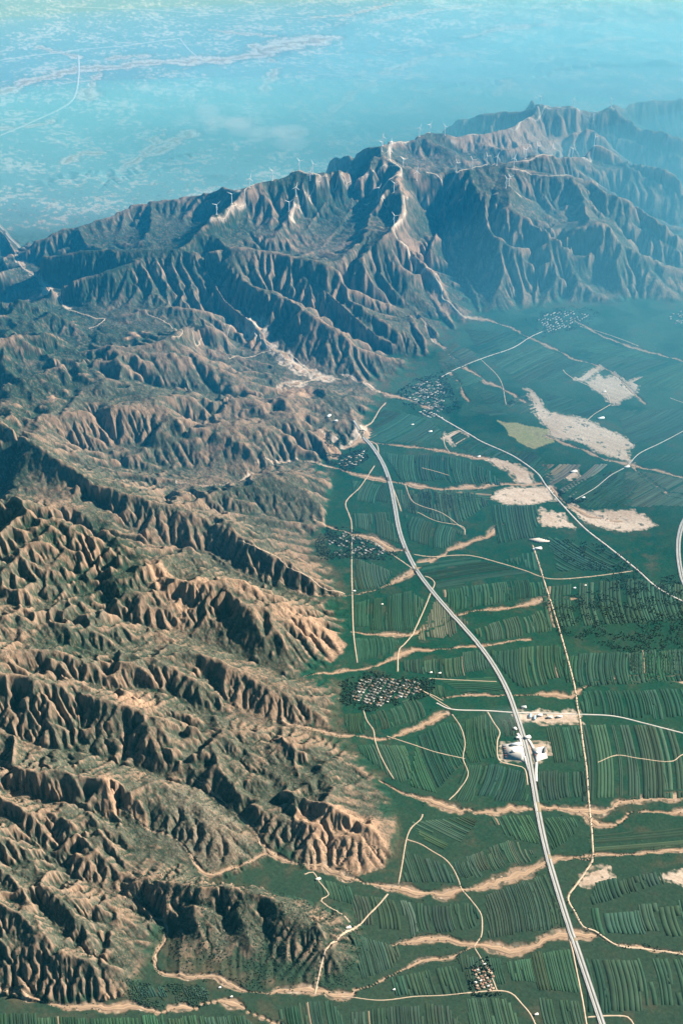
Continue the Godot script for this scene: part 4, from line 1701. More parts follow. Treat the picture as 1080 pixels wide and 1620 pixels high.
	crop_field([909, -7447, 1205, -7447, 1137, -7048, 906, -6972], -0, 31)
	crop_field([250, -8130, 654, -8083, 912, -7944, 1018, -7676, 371, -7720], -0, 28)
	crop_field([48, -7752, 286, -7708, 299, -7411, 68, -7494], -12, 29)
	crop_field([334, -7636, 799, -7636, 913, -7466, 681, -7182, 357, -7342], 2, 35)
	crop_field([527, -7625, 958, -7625, 899, -7456, 606, -7498], 79, 39)
	crop_field([267, -8779, 614, -8570, 693, -8319, 412, -8203, 163, -8270], 140, 39)
	crop_field([657, -8548, 1037, -8106, 1189, -7857, 897, -8059, 705, -8201], 138, 37)
	crop_field([1050, -8158, 1273, -8130, 1355, -7719, 1263, -7676], 145, 36)
	crop_field([1256, -7958, 1722, -7958, 1395, -7518, 1277, -7664], 140, 42)
	crop_field([1681, -7883, 1869, -7705, 1710, -7408, 1448, -7491], 139, 36)
	crop_field([1783, -7892, 3056, -7500, 3006, -7334, 1703, -7416], 132, 42)
	crop_field([1900, -8069, 3311, -8357, 3155, -7839, 1836, -7957], 135, 49)
	crop_field([755, -9545, 1030, -9192, 796, -9022], 137, 45)
	crop_field([689, -9633, 860, -9884, 1044, -9572, 717, -9251], 134, 49)
	crop_field([925, -10111, 1266, -10044, 1411, -9914, 1016, -9600], 134, 59)
	crop_field([902, -9114, 1284, -8785, 996, -8785], 128, 46)
	crop_field([1054, -9464, 1478, -9834, 1739, -9464, 1288, -9059], 136, 52)
	crop_field([1399, -9016, 1756, -8798, 1835, -8692, 1677, -8588, 1410, -8713], 127, 45)
	crop_field([1620, -9414, 1882, -9474, 1688, -9181], 128, 40)
	crop_field([1730, -9676, 3574, -9199, 3441, -8758, 2089, -9086], 129, 64)
	crop_field([1540, -9935, 2004, -9871, 2441, -9438, 1861, -9620], 116, 77)
	crop_field([1851, -8713, 3454, -8819, 3360, -8506, 1883, -8209], 132, 55)
	crop_field([952, -8807, 1264, -8597, 1029, -8597, 848, -8701], 105, 45)
	pass


var turbine_map := [-1070, -11157, 510, -923, -11370, 549, -876, -11723, 578, -667, -11940, 608, -426, -12071, 627, -174, -11983, 627, -269, -11832, 598, -346, -11666, 559, -409, -11403, 500, 344, -11766, 515, 218, -11945, 534, 324, -12668, 632, 446, -12922, 621, 567, -12898, 593, 522, -12451, 600, 635, -12445, 574, 631, -13322, 582, 837, -13504, 566, 1059, -13380, 553, 942, -12312, 558, 732, -12120, 539, 1158, -12441, 558, 1367, -12582, 566, 1324, -11892, 490, 1282, -12515, 558, 1560, -12685, 558, 1761, -12793, 566, 1961, -12962, 562, 2149, -12969, 554, 2364, -13191, 542, 1982, -14968, 560, 2073, -14856, 576, 2072, -14297, 607, 2395, -14333, 585, 2529, -14195, 559, 2724, -14455, 540, 1524, -11936, 492, 1611, -12399, 525, 432, -11152, 511]


func lay_air() -> void:
	# haze that lies over the far basin, along the mountains and over the right end of the plain
	var air := Color(0.62, 1.0, 0.97)
	mist("haze_bank", Vector3(0, 0, -30000), Vector3(70000, 3800, 36500), 0.000085, Color(0.62, 0.90, 1.0), "pale haze lying over the far basin behind the mountains")
	mist("haze_bank", Vector3(1500, 0, -12600), Vector3(24000, 3000, 12600), 0.00007, Color(0.15, 0.68, 1.0), "blue haze along the far mountains")
	mist("haze_bank", Vector3(4900, 0, -10600), Vector3(8600, 2000, 9600), 0.00012, Color(0.55, 0.90, 1.0), "bright haze over the right end of the plain")
	mist("haze_bank", Vector3(-900, 0, -14600), Vector3(11000, 1200, 4200), 0.00020, air, "thin mist behind the left crest of the wind farm")
	mist("haze_bank", Vector3(5000, 300, -16300), Vector3(11000, 2300, 9000), 0.00010, Color(0.60, 0.92, 1.0), "bright haze swallowing the right end of the far crest")
	mist("haze_bank", Vector3(300, 350, -15300), Vector3(5200, 900, 2200), 0.00022, Color(0.62, 0.92, 1.0), "mist banked up behind the double crest of the wind farm")
	mist("haze_bank", Vector3(3300, 650, -15200), Vector3(5200, 1000, 2600), 0.00018, Color(0.60, 0.92, 1.0), "mist drifting over the far right crest")
	for k in 11:
		var along := (k - 5.0) * 95.0
		mist("cloud_wisp", Vector3(-930 + along + rng.randf_range(-60, 60), 380 + rng.randf_range(-70, 90), -14250 + along * 0.5 + rng.randf_range(-160, 160)), Vector3(rng.randf_range(160, 420), rng.randf_range(70, 190), rng.randf_range(160, 420)), 0.0009, Color(0.95, 0.98, 1.0), "one of the white cloud puffs behind the left crest of the wind farm")
	var puffs := [869, -5415, 848, -5396, 827, -5372, 803, -5344, 780, -5320, 889, -5430]
	for k in 6:
		var r := 45.0 + 22.0 * k if k < 5 else 40.0
		mist("smoke_plume", on(Vector2(puffs[k * 2], puffs[k * 2 + 1]), 20.0 + 8.0 * k), Vector3(r * 2.6, r * 0.9, r * 1.5), 0.0004 / (1.0 + 0.5 * k), Color(0.9, 0.93, 0.95), "white smoke drifting from the works sheds across the motorway")


func line_trees(p: Array, gap: float, off: float) -> PackedVector3Array:
	var out := PackedVector3Array()
	var pts := smooth_line(pairs(p), gap)
	for s in [-1.0, 1.0]:
		for c in shifted(pts, s * off):
			if rng.randf() < 0.4:
				out.append(Vector3(c.x + rng.randf_range(-2, 2), c.y + rng.randf_range(-2, 2), rng.randf_range(1.4, 3.4)))
	return out


func grow_plants() -> void:
	var round_crown := crown_mesh(3, 2.0)
	var low_crown := crown_mesh(8, 1.2)
	var dark := Color(0.010, 0.029, 0.022)
	var mid := Color(0.025, 0.048, 0.032)
	var v := PackedVector3Array()
	for g in [[[-14, -5679, 117, -5788, 362, -5744, 472, -5715, 461, -5586, 287, -5517, 176, -5434, 47, -5489, -18, -5537], 1200], [[487, -3871, 579, -3929, 600, -3849, 617, -3738, 501, -3729], 130], [[-153, -7003, -82, -7181, 33, -7181, 203, -7042, 354, -6927, 274, -6814, 73, -6832, -129, -6814], 1100], [[-61, -7921, 19, -8074, 175, -8195, 189, -8038, 86, -7886, 1, -7840], 420], [[350, -8918, 504, -9188, 734, -9336, 771, -9131, 819, -8740, 657, -8581, 512, -8673], 900], [[1416, -10256, 1598, -10449, 1872, -10557, 2039, -10414, 1875, -10102, 1624, -10002, 1520, -9919], 600]]:
		v.append_array(scatter(pairs(g[0]), g[1], 2.0, 4.2, -0.02))
	plants("village_trees", "dark green trees standing between the village houses", "trees", v, round_crown, Color(0.018, 0.042, 0.031), Color(0.034, 0.058, 0.039))
	v = PackedVector3Array()
	v.append_array(scatter(pairs([1104, -6412, 1956, -6694, 1778, -5841, 1440, -5950, 1135, -6117]), 2600, 1.6, 3.6, 0.12))
	v.append_array(scatter(pairs([1220, -7064, 1540, -6981, 1834, -6442, 1597, -6473, 1231, -6858]), 800, 1.6, 3.6, 0.12))
	v.append_array(scatter(pairs([1295, -7658, 1508, -7502, 1381, -7427]), 200, 1.6, 3.6, 0.12))
	v.append_array(scatter(pairs([-146, -8329, 83, -8240, 20, -7941, -80, -7899]), 600, 1.6, 3.6, 0.12))
	plants("orchard_trees", "dense dark orchards and groves on the right side of the plain", "trees", v, round_crown, Color(0.018, 0.042, 0.031), Color(0.034, 0.058, 0.039))
	v = PackedVector3Array()
	v.append_array(line_trees([637, -8651, 684, -8575, 839, -8365, 921, -8249, 1050, -8118, 1133, -8016, 1233, -7834, 1273, -7665, 1335, -7457, 1433, -7177, 1541, -6967, 1663, -6726, 1748, -6535, 1890, -6375, 2202, -6115, 2664, -6099], 13.0, 10.0))
	v.append_array(line_trees([710, -9228, 848, -9387, 1057, -9573, 1274, -9741, 1429, -9938, 1537, -10044], 15.0, 8.0))
	v.append_array(line_trees([1107, -6981, 1120, -6779, 1130, -6566, 1144, -6321, 1154, -6089, 1161, -5868, 1164, -5659, 1156, -5493, 1153, -5387, 1141, -5200, 1133, -5043, 1116, -4872, 1103, -4728, 1091, -4590, 1074, -4464, 1041, -4401, 986, -4317, 938, -4239, 954, -4162, 978, -4081, 1021, -4058, 1075, -4001, 1122, -3975, 1233, -3962, 1377, -3930, 1636, -3868, 1994, -3904], 12.0, 5.0))
	v.append_array(line_trees([59, -7078, 147, -7022, 237, -6940, 325, -6832, 400, -6733], 14.0, 4.0))
	plants("roadside_trees", "rows of small trees along the straight paved roads", "trees", v, round_crown, dark, mid)
	v = PackedVector3Array()
	for r in river_lines:
		var pts: PackedVector2Array = r[0]
		var wid: PackedFloat32Array = r[1]
		if pts[0].y < -12500.0:
			continue
		for k in pts.size():
			for e in 3:
				if rng.randf() < 0.5 + edge_noise.get_noise_2d(pts[k].x * 0.4, pts[k].y * 0.4):
					var c := pts[k] + Vector2.from_angle(rng.randf() * TAU) * wid[k] * rng.randf_range(0.5, 1.3)
					v.append(Vector3(c.x, c.y, rng.randf_range(1.2, 3.0)))
	plants("riverbank_shrubs", "dark shrubs along the banks of the dry riverbeds", "shrubs", v, low_crown, dark, mid)
	v = PackedVector3Array()
	v.append_array(scatter(pairs([-936, -4298, -636, -4334, -316, -4298, 51, -4124, 88, -4007, 37, -3779, -267, -3754, -613, -3816, -702, -4007]), 2600, 1.2, 3.0, 0.0))
	v.append_array(scatter(pairs([-832, -3800, -513, -3785, -504, -3679, -816, -3679]), 900, 1.2, 3.0, 0.0))
	var tries := 0
	while v.size() < 15000 and tries < 120000:
		tries += 1
		var q := 1.0 / lerpf(1.0 / Q0, 1.0 / 11500.0, rng.randf())
		var c := Vector2(rng.randf_range(-0.9, 0.3) * SPREAD * q, QC - q)
		if look_up(hills, c.x, c.y) > 0.6 and look_up(wash, c.x, c.y) < 0.2 and look_up(sand, c.x, c.y) < 0.2:
			var dip := ground(c.x, c.y) - 0.25 * (ground(c.x + 30, c.y) + ground(c.x - 30, c.y) + ground(c.x, c.y + 30) + ground(c.x, c.y - 30))
			if edge_noise.get_noise_2d(c.x * 0.25, c.y * 0.25) - dip * 0.10 > 0.22:
				v.append(Vector3(c.x, c.y, rng.randf_range(1.0, 2.6)))
	plants("hillside_shrubs", "dark scrub in the gullies of the near hills", "shrubs", v, low_crown, dark, mid)


func build_places() -> void:
	wind_farm(turbine_map, turbine_names)
	var white := Color(0.42, 0.40, 0.37)
	var grey := Color(0.40, 0.40, 0.40)
	var brick := Color(0.40, 0.22, 0.16)
	house_kinds = [
		make_house("house_a", 11.0, 6.0, 3.2, Color(0.30, 0.30, 0.30), white, true),
		make_house("house_b", 12.0, 6.5, 3.2, Color(0.55, 0.55, 0.54), white, false),
		make_house("house_c", 10.0, 6.0, 3.0, Color(0.28, 0.17, 0.13), Color(0.36, 0.28, 0.22), true),
		make_house("house_d", 12.0, 7.0, 3.4, Color(0.10, 0.11, 0.115), white, true),
		make_house("house_e", 10.0, 6.5, 3.2, Color(0.38, 0.28, 0.22), Color(0.42, 0.34, 0.28), false),
	]
	village([51, -5659, 144, -5736, 318, -5705, 396, -5684, 389, -5593, 265, -5543, 186, -5483, 93, -5523, 47, -5557], 120, 68, [0, 0, 1, 3, 3, 2], "%s house among trees, large village left of the motorway", "houses of the large village left of the motorway", 19.0)
	village([507, -3857, 573, -3898, 588, -3842, 600, -3762, 517, -3756], 46, 112, [2, 4, 4, 1, 2], "%s house, small square village by the bottom edge", "houses of the small square village", 15.0)
	village([-88, -6994, -37, -7120, 45, -7120, 166, -7022, 274, -6940, 217, -6858, 72, -6872, -72, -6858], 55, 47, [0, 0, 1, 3], "%s house, tree-filled village where dirt tracks cross", "houses of the orchard village at the mountain foot", 20.0)
	village([-24, -7941, 33, -8050, 144, -8136, 154, -8025, 80, -7916, 20, -7883], 24, 125, [1, 1, 4, 2], "%s house, hamlet beside the upper motorway", "houses of the hamlet beside the upper motorway", 19.0)
	village([427, -8922, 538, -9114, 701, -9218, 728, -9073, 763, -8795, 647, -8679, 542, -8746], 85, 143, [0, 0, 1, 0, 3], "%s house, village rows above the tunnel mouth", "houses of the village above the tunnel mouth", 21.0)
	village([499, -8746, 645, -8651, 685, -8585, 597, -8557], 14, 128, [1, 1, 0], "%s house, short row south of the sandy wash", "houses south of the wash above the tunnel mouth", 22.0)
	roadside_places()
	for h in house_kinds:
		h.free()
	far_village([1499, -10251, 1629, -10388, 1823, -10464, 1943, -10363, 1827, -10141, 1647, -10068, 1572, -10009], 80, 142, "rows of grey roofs of the far village under the right-hand mountains")
	far_village([2523, -10338, 2697, -10464, 2732, -10276, 2587, -10165], 24, 128, "pale roofs of the hamlet at the far right edge below the mountains")


func roadside_places() -> void:
	var slab := Color(0.45, 0.445, 0.43)
	yard_slab("service_yard", [759, -5213, 857, -5220, 856, -5136, 862, -5069, 834, -5096, 758, -5105], slab, 1.2)
	yard_slab("service_yard", [893, -5181, 955, -5195, 963, -5114, 917, -5096, 901, -5061, 900, -5132], slab, 1.2)
	for r in [[[840, -5292, 848, -5255, 851, -5200], 12.0], [[855, -5127, 862, -5056, 868, -4995], 11.0], [[878, -5264, 893, -5227, 903, -5181], 11.0], [[906, -5083, 896, -5021, 890, -4952], 11.0]]:
		var pts := smooth_line(pairs(r[0]), 15.0)
		structure(obj("slip_road", ribbon(pts, even(pts.size(), r[1]), 2.4, 3.0, 0.0, [slab, slab, slab], true), M.ground))
	shed(822, -5209, 44, 16, 7, 12, Color(0.42, 0.47, 0.52), "long grey-roofed service building at the north end of the left rest area", "service_building")
	shed(955, -5168, 34, 12, 6, 75, Color(0.14, 0.15, 0.16), "dark-roofed service building along the right rest area", "service_building")
	shed(885, -5259, 26, 18, 8, 20, Color(0.70, 0.70, 0.69), "white block beside the motorway just above the right rest area", "roadside_building")
	shed(840, -5259, 22, 12, 6, 20, Color(0.70, 0.70, 0.69), "white block beside the motorway just above the left rest area", "roadside_building")
	shed(832, -5325, 12, 18, 5, 20, Color(0.66, 0.66, 0.66), "small white hut in the field up the motorway from the left rest area", "hut")
	for side in [["left", 808, -5159], ["right", 917, -5150]]:
		var g := thing("fuel_canopy", "flat white fuel station roof on posts in the %s rest area" % side[0], "fuel canopy", on(Vector2(side[1], side[2]), 1.2), 0.3)
		obj("roof", mesh_of([[Vector3(0, 6.0, 0), Vector3(24, 1.0, 13)]]), M.white, g)
		for e in 4:
			obj("post", mesh_of([[Vector3(9.0 if e & 1 else -9.0, 2.8, 4.0 if e & 2 else -4.0), Vector3(0.7, 5.6, 0.7)]]), M.white, g)
	var k := 0
	for y in [1181.0, 1184.0, 1187.0, 1190.0, 1194.0, 1197.0]:
		var spot: Vector2 = Vector2(767, -5195).lerp(Vector2(766, -5118), (y - 1181.0) / 16.0)
		truck(spot, PI / 2 + 0.1, [Color(0.10, 0.12, 0.16), Color(0.16, 0.07, 0.05), Color(0.07, 0.10, 0.12)][k % 3], "%s truck from the top in the row along the left rest area's outer edge" % ["first", "second", "third", "fourth", "fifth", "last"][k])
		k += 1
	truck(Vector2(906, -5132), 0.4, Color(0.3, 0.1, 0.08), "red-brown truck standing alone in the right rest area")
	# the works yard north of the rest area
	var roofs := [Color(0.22, 0.34, 0.45), Color(0.26, 0.38, 0.48), Color(0.60, 0.60, 0.60), Color(0.45, 0.45, 0.44), Color(0.66, 0.64, 0.60)]
	var w := 0
	for s in [[915, -5420, "blue-roofed works shed nearest the motorway"], [935, -5406, "blue-roofed works shed, second from the motorway"], [962, -5425, "white-roofed works shed in the middle of the pale works yard"], [1009, -5410, "grey-roofed works shed in the pale works yard"], [1056, -5415, "pale-roofed works shed at the field end of the works yard"]]:
		shed(s[0], s[1], 26, 12, 6, 80 if w < 2 else 10, roofs[w], s[2], "works_shed")
		w += 1
	shed(892, -5488, 24, 14, 6, 10, Color(0.35, 0.38, 0.40), "grey works shed in the smoky yard beside the motorway", "works_shed")
	# the farm compound under the straight road
	for e in 5:
		var f := Vector2(1125, -7043).lerp(Vector2(1177, -7015), e / 4.0)
		shed(f.x, f.y, 64, 9, 4, 12, Color(0.48, 0.42, 0.38), "%s long barn from the left in the farm compound" % ["first", "second", "third", "fourth", "fifth"][e], "barn")
	shed(1135, -6940, 38, 18, 7, 12, Color(0.75, 0.75, 0.75), "white hall below the long barns of the farm compound", "hall")
	shed(1109, -6933, 14, 10, 5, 12, Color(0.70, 0.70, 0.70), "small white house left of the farm compound's hall", "house")
	for s in [[1467, -7850, 40, "bright white shed on the sandy clearing left of the field road"], [1480, -7525, 20, "white shed where the field road meets the paved road"], [1813, -7908, 34, "pale shed beside the field road junction at the sandy wash"], [1840, -8992, 24, "pale shed beside the striped sand field"], [1754, -8585, 44, "white greenhouse block beside the road corner under the sand field"],
		[452, -5767, 14, "small white hut, left of a pair in the field right of the large village"], [496, -5762, 14, "small white hut, right of a pair in the field right of the large village"], [202, -3762, 9, "lone white hut in the dark field near the bottom edge"], [-98, -4342, 20, "pale blue-white house on the winding track below the landslip"], [28, -4068, 20, "tan-roofed farmhouse by the junction of tracks near the bottom"],
		[-469, -3771, 9, "tiny white hut beside the lower riverbed"], [-422, -3728, 9, "white hut between the two lower riverbeds"], [220, -6375, 12, "slim white shed standing in the field left of the motorway"], [1287, -6535, 14, "white field hut left of the dark orchards"], [1350, -6560, 12, "second white field hut, nearer the dark orchards"], [737, -3645, 14, "pale hut beside the track at the bottom edge"], [70, -6504, 14, "white house at the mountain foot where the track crosses the riverbed"],
		[589, -8392, 26, "pale yard building at the top end of the straight road"], [475, -8492, 18, "white house below the village above the tunnel"], [884, -8050, 22, "pale shed at the head of the sandy wash"]]:
		shed(s[0], s[1], s[2], s[2] * 0.5, 4, 25, Color(0.68, 0.66, 0.62) if w % 3 else Color(0.74, 0.75, 0.76), s[3], "hut")
		w += 1
	shed(-85, -8492, 34, 18, 8, 60, Color(0.62, 0.62, 0.60), "pale crusher building in the white quarry at the mountain foot", "quarry_building")
	shed(-38, -8419, 24, 14, 7, 30, Color(0.55, 0.57, 0.58), "grey quarry building lower down the white quarry", "quarry_building")
	tunnel_mouth()


func tunnel_mouth() -> void:
	# the hill end where both carriageways go underground
	var a := Vector2(130, -8365)
	var b := Vector2(166, -8267)
	var d := (b - a).normalized()
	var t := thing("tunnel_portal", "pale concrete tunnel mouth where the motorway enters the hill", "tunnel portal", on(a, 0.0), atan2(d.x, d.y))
	obj("headwall", mesh_of([[Vector3(-16, 5, -2), Vector3(5, 12, 4)], [Vector3(16, 5, -2), Vector3(5, 12, 4)], [Vector3(0, 5, -2), Vector3(3.4, 12, 4)], [Vector3(0, 11.5, -2), Vector3(37, 3, 4.2)]]), M.concrete, t)
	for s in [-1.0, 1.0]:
		obj("bore_dark_panel", mesh_of([[Vector3(s * 7.6, 6, -3.4), Vector3(11.6, 8, 0.6)]]), M.rubber_and_bore_dark, t)  # solid near-black slab painting the darkness inside each tunnel bore
		obj("wing_wall", mesh_of([[Vector3(s * 19.5, 3, 9), Vector3(1.2, 9, 26)]]), M.concrete, t)


var turbine_names := [
	"white wind turbine on the lowest knoll at the left end of the wind farm",
	"white wind turbine second up the sandy track of the left spur",
	"white wind turbine third up the left spur, where the track bends",
	"white wind turbine fourth on the left crest, beside a sandy cutting",
	"white wind turbine on the crest between the sandy cutting and the left summit",
	"white wind turbine on the left summit where two tracks meet",
	"white wind turbine just below the left summit at the head of the short spur",
	"white wind turbine midway along the short spur below the left summit",
	"white wind turbine at the lower end of the short spur track",
	"white wind turbine on the green knob above the looping track",
	"white wind turbine standing alone at the left tip of the looping track",
	"white wind turbine at the far left end of the double crest",
	"white wind turbine beside the sandy pad at the double crest's left end",
	"white wind turbine right of the sandy pad, just under the skyline",
	"white wind turbine where three tracks join on the double crest",
	"white wind turbine right of the three-way track junction, short stub track",
	"white wind turbine on the skyline above the three-way track junction",
	"white wind turbine on the skyline of the pale bare crest",
	"white wind turbine below the pale bare crest on the grassy bowl's rim",
	"white wind turbine at the sandy bend where the front crest begins",
	"white wind turbine below the front crest on a dark rib",
	"white wind turbine on the front crest left of the bare red patch",
	"white wind turbine behind the bare red patch on the front crest",
	"white wind turbine by itself low on the dark front slope",
	"white wind turbine left of the long pale cutting along the front crest",
	"white wind turbine at the foot of the grassy bowl, above the long cutting",
	"white wind turbine over the middle of the long pale cutting",
	"white wind turbine near the right part of the long pale cutting",
	"white wind turbine towards the right end of the front crest track",
	"white wind turbine last on the right end of the front crest track",
	"white wind turbine behind the far summit, on the left",
	"white wind turbine behind the far summit, close to its sandy saddle",
	"white wind turbine on top of the far summit",
	"white wind turbine on the far crest right of the summit where tracks split",
	"white wind turbine on the stub track below the far right crest",
	"white wind turbine last on the hazy far right crest",
	"white wind turbine on the lower front track with the switchback",
	"white wind turbine beside the front crest's upper track junction",
	"white wind turbine on the sandy spot of the long descending spur",
]


func lay_ridges() -> void:
	ridge([-2389, -8033, 381, -2105, -7816, 381, -1902, -7601, 367, -1595, -7320, 340, -1430, -7162, 306, -1264, -7114, 279, -1056, -7066, 252, -942, -7009, 235, -785, -6937, 211, -599, -6945, 197, -579, -6785, 173, -426, -6697, 150, -325, -6618, 129, -230, -6551, 102, -121, -6490, 68, 0, -6476, 27])
	ridge([-2061, -8156, 320, -1883, -8032, 306, -1691, -8147, 292, -1502, -8147, 279, -1315, -8201, 265, -1185, -8421, 252, -1006, -8491, 231, -838, -8475, 197, -683, -8653, 156, -540, -8756, 116])
	ridge([-2061, -8156, 320, -2105, -7816, 381])
	ridge([-1173, -8305, 245, -1010, -8094, 224, -887, -8063, 204, -741, -8160, 190, -585, -8418, 170, -396, -8609, 150, -260, -8791, 122, -109, -8863, 102, 22, -8806, 82, 172, -8699, 48])
	ridge([-741, -8160, 190, -654, -7986, 163, -525, -7876, 122, -456, -7806, 75])
	ridge([-396, -8609, 150, -334, -8403, 150, -273, -8288, 143, -156, -8175, 109, -81, -8082, 61])
	ridge([-579, -8080, 163, -421, -8050, 129, -283, -8041, 116, -162, -8031, 75])
	ridge([22, -8806, 82, 85, -8537, 82, 126, -8386, 41])
	ridge([-893, -7224, 163, -790, -7328, 163, -625, -7396, 163, -461, -7524, 156, -345, -7498, 136, -210, -7430, 109, -113, -7323, 61, -75, -7222, 34])
	ridge([-461, -7524, 156, -273, -7652, 116, -98, -7641, 54])
	ridge([-2435, -10861, 323, -2221, -10811, 353, -1811, -10791, 392, -1298, -10712, 421, -996, -10687, 441, -811, -10689, 451, -602, -10689, 451, -459, -10591, 451, -295, -10505, 431, -49, -10378, 392, 141, -10277, 329, 291, -10224, 231, 486, -10176, 121, 621, -9778, 112])
	ridge([-987, -10902, 441, -930, -10583, 402, -803, -10269, 363, -676, -10138, 343, -524, -10048, 323, -362, -9886, 304, -228, -9741, 284, -83, -9636, 244, 55, -9509, 190, 183, -9442, 145, 330, -9455, 99, 461, -9475, 40])
	ridge([-362, -9886, 304, -325, -9704, 245, -360, -9560, 132])
	ridge([-83, -9636, 244, -114, -9433, 164, -136, -9315, 69])
	ridge([55, -9509, 190, 91, -9313, 120, 156, -9111, 41])
	ridge([-524, -10048, 323, -544, -9905, 235])
	ridge([-379, -10546, 431, -195, -10349, 372, -48, -10188, 333, 95, -10033, 294, 237, -9922, 202, 397, -9723, 161, 538, -9679, 79, 656, -9663, 25])
	ridge([-2243, -8442, 306, -2153, -8625, 311, -2057, -8701, 317, -1929, -8773, 321, -1812, -8872, 317, -1674, -8983, 314, -1524, -9161, 296])
	ridge([-1831, -8210, 292, -1655, -8390, 286, -1578, -8537, 279, -1494, -8801, 294, -1390, -9009, 307, -1283, -9150, 306, -1191, -9111, 294, -1052, -9010, 254, -834, -8994, 194, -700, -8927, 153, -566, -8849, 109, -441, -8979, 75])
	ridge([-1283, -9150, 306, -1150, -9376, 312, -999, -9555, 294, -878, -9615, 208, -721, -9620, 106])
	ridge([-1273, -9910, 294, -1135, -9933, 284, -939, -9881, 235, -805, -9873, 147])
	ridge([-2234, -10239, 323, -2053, -10359, 343, -1827, -10428, 363, -1631, -10469, 372, -1242, -10566, 382, -967, -10628, 421])
	ridge([-1827, -10428, 363, -1605, -10317, 323, -1510, -10236, 304, -1391, -10105, 265])
	ridge([-1631, -10469, 372, -1317, -10341, 314, -1166, -10270, 265])
	ridge([-2549, -9936, 323, -2384, -9961, 323, -2198, -9862, 304, -1999, -9716, 265, -1834, -9524, 223])
	ridge([-2612, -9008, 378, -2363, -9066, 377, -2211, -9184, 372, -2055, -9289, 350, -1932, -9308, 269])
	ridge([-174, -12001, 627, -410, -12071, 627, -659, -11905, 608, -816, -11607, 578, -923, -11370, 549, -1071, -11172, 510, -1171, -10995, 461, -1254, -10769, 421])
	ridge([-816, -11607, 578, -1037, -11985, 510, -1323, -12097, 451, -1655, -12069, 392, -1964, -11878, 343, -2267, -11695, 294, -2556, -11469, 235, -2853, -11327, 176])
	ridge([-174, -12001, 627, -275, -11849, 598, -357, -11666, 559, -414, -11403, 500, -443, -11304, 431, -561, -10964, 392])
	ridge([-659, -11905, 608, -613, -11656, 529, -523, -11354, 441])
	ridge([-1655, -12069, 392, -1632, -11607, 353, -1633, -11152, 323])
	ridge([-2267, -11695, 294, -2140, -11232, 294])
	ridge([-174, -12001, 627, 110, -12179, 627, 342, -12697, 629, 447, -13151, 607, 594, -13284, 587, 786, -13442, 572, 967, -13552, 565, 1215, -13552, 565, 1429, -13645, 563, 1674, -13720, 554, 1834, -14014, 577, 1981, -14362, 578, 2086, -14491, 575])
	ridge([342, -12697, 629, 480, -12539, 607, 516, -12266, 600, 693, -12251, 571, 938, -12258, 558, 1120, -12385, 558, 1270, -12496, 558, 1480, -12628, 558, 1779, -12754, 566, 1965, -12856, 564, 2152, -12947, 555, 2361, -13169, 543, 2602, -13167, 490, 2867, -12962, 426, 3133, -12787, 344])
	ridge([786, -13442, 572, 887, -13197, 535, 1056, -13039, 492, 1136, -12913, 459])
	ridge([1215, -13552, 565, 1446, -13474, 514, 1691, -13473, 454])
	ridge([1469, -12515, 558, 1680, -12363, 525, 1842, -12306, 508, 2046, -12368, 500, 2272, -12366, 484, 2399, -12106, 459, 2542, -11953, 419, 2712, -11650, 338, 2883, -11538, 283])
	ridge([2086, -14491, 575, 2389, -14333, 585, 2559, -14271, 558, 2720, -14430, 540, 2918, -14300, 499, 3129, -14044, 444, 3361, -13920, 386])
	ridge([2086, -14491, 575, 2186, -14063, 533, 2330, -13926, 446, 2439, -13808, 418])
	ridge([2389, -14333, 585, 2370, -14028, 511, 2593, -13808, 418])
	ridge([2752, -14603, 494, 2970, -15140, 457, 3258, -15418, 425, 3535, -15428, 395, 3806, -15409, 366])
	ridge([1981, -14362, 578, 1653, -14372, 556, 1471, -14458, 533, 1186, -14558, 480, 967, -14502, 393])
	ridge([1963, -14847, 533, 1981, -14362, 578])
	ridge([342, -12697, 629, 117, -13007, 549, -119, -13175, 421])
	ridge([516, -12266, 600, 409, -12008, 580, 322, -11769, 547, 265, -11543, 485, 156, -11272, 442, 101, -10910, 412, 25, -10679, 392])
	ridge([516, -12266, 600, 526, -11784, 569, 531, -11458, 530, 440, -11084, 498, 486, -10921, 456, 597, -10842, 352, 677, -10781, 263, 770, -10772, 208, 814, -10620, 123, 901, -10453, 64, 988, -10275, 27])
	ridge([440, -11084, 498, 302, -10845, 462, 248, -10629, 411, 195, -10378, 351])
	ridge([677, -10781, 263, 549, -10593, 214, 493, -10392, 163])
	ridge([938, -12258, 558, 953, -11936, 492, 966, -11687, 408, 987, -11549, 334])
	ridge([1120, -12385, 558, 1150, -12033, 517, 1218, -11644, 451, 1177, -11334, 410, 1264, -11167, 356, 1307, -10914, 261, 1279, -10793, 189, 1213, -10678, 100, 1172, -10457, 30])
	ridge([1469, -12515, 558, 1464, -11886, 508, 1379, -11555, 465, 1555, -11491, 426, 1681, -11377, 395, 1784, -11207, 341])
	ridge([1264, -11167, 356, 1372, -11084, 316, 1519, -11078, 280, 1670, -10873, 190, 1891, -10800, 116, 2042, -10692, 62, 2154, -10575, 18])
	ridge([1519, -11078, 280, 1507, -10857, 164, 1410, -10602, 50])
	ridge([1670, -10873, 190, 1665, -10726, 81, 1618, -10560, 25])
	ridge([1511, -11164, 308, 1784, -11207, 341, 1954, -11288, 372, 2093, -11316, 384, 2217, -11343, 385, 2255, -11262, 348, 2318, -11206, 304, 2471, -11148, 238, 2679, -11102, 156, 2908, -11045, 101])
	ridge([2046, -12368, 500, 2025, -11813, 477, 2050, -11477, 425, 2217, -11343, 385])
	ridge([2217, -11343, 385, 2105, -11168, 290, 2032, -11095, 225])
	ridge([2318, -11206, 304, 2238, -10987, 222, 2255, -10888, 141, 2322, -10783, 58])
	ridge([2318, -11206, 304, 2413, -10979, 155, 2531, -10887, 98, 2663, -10684, 27])
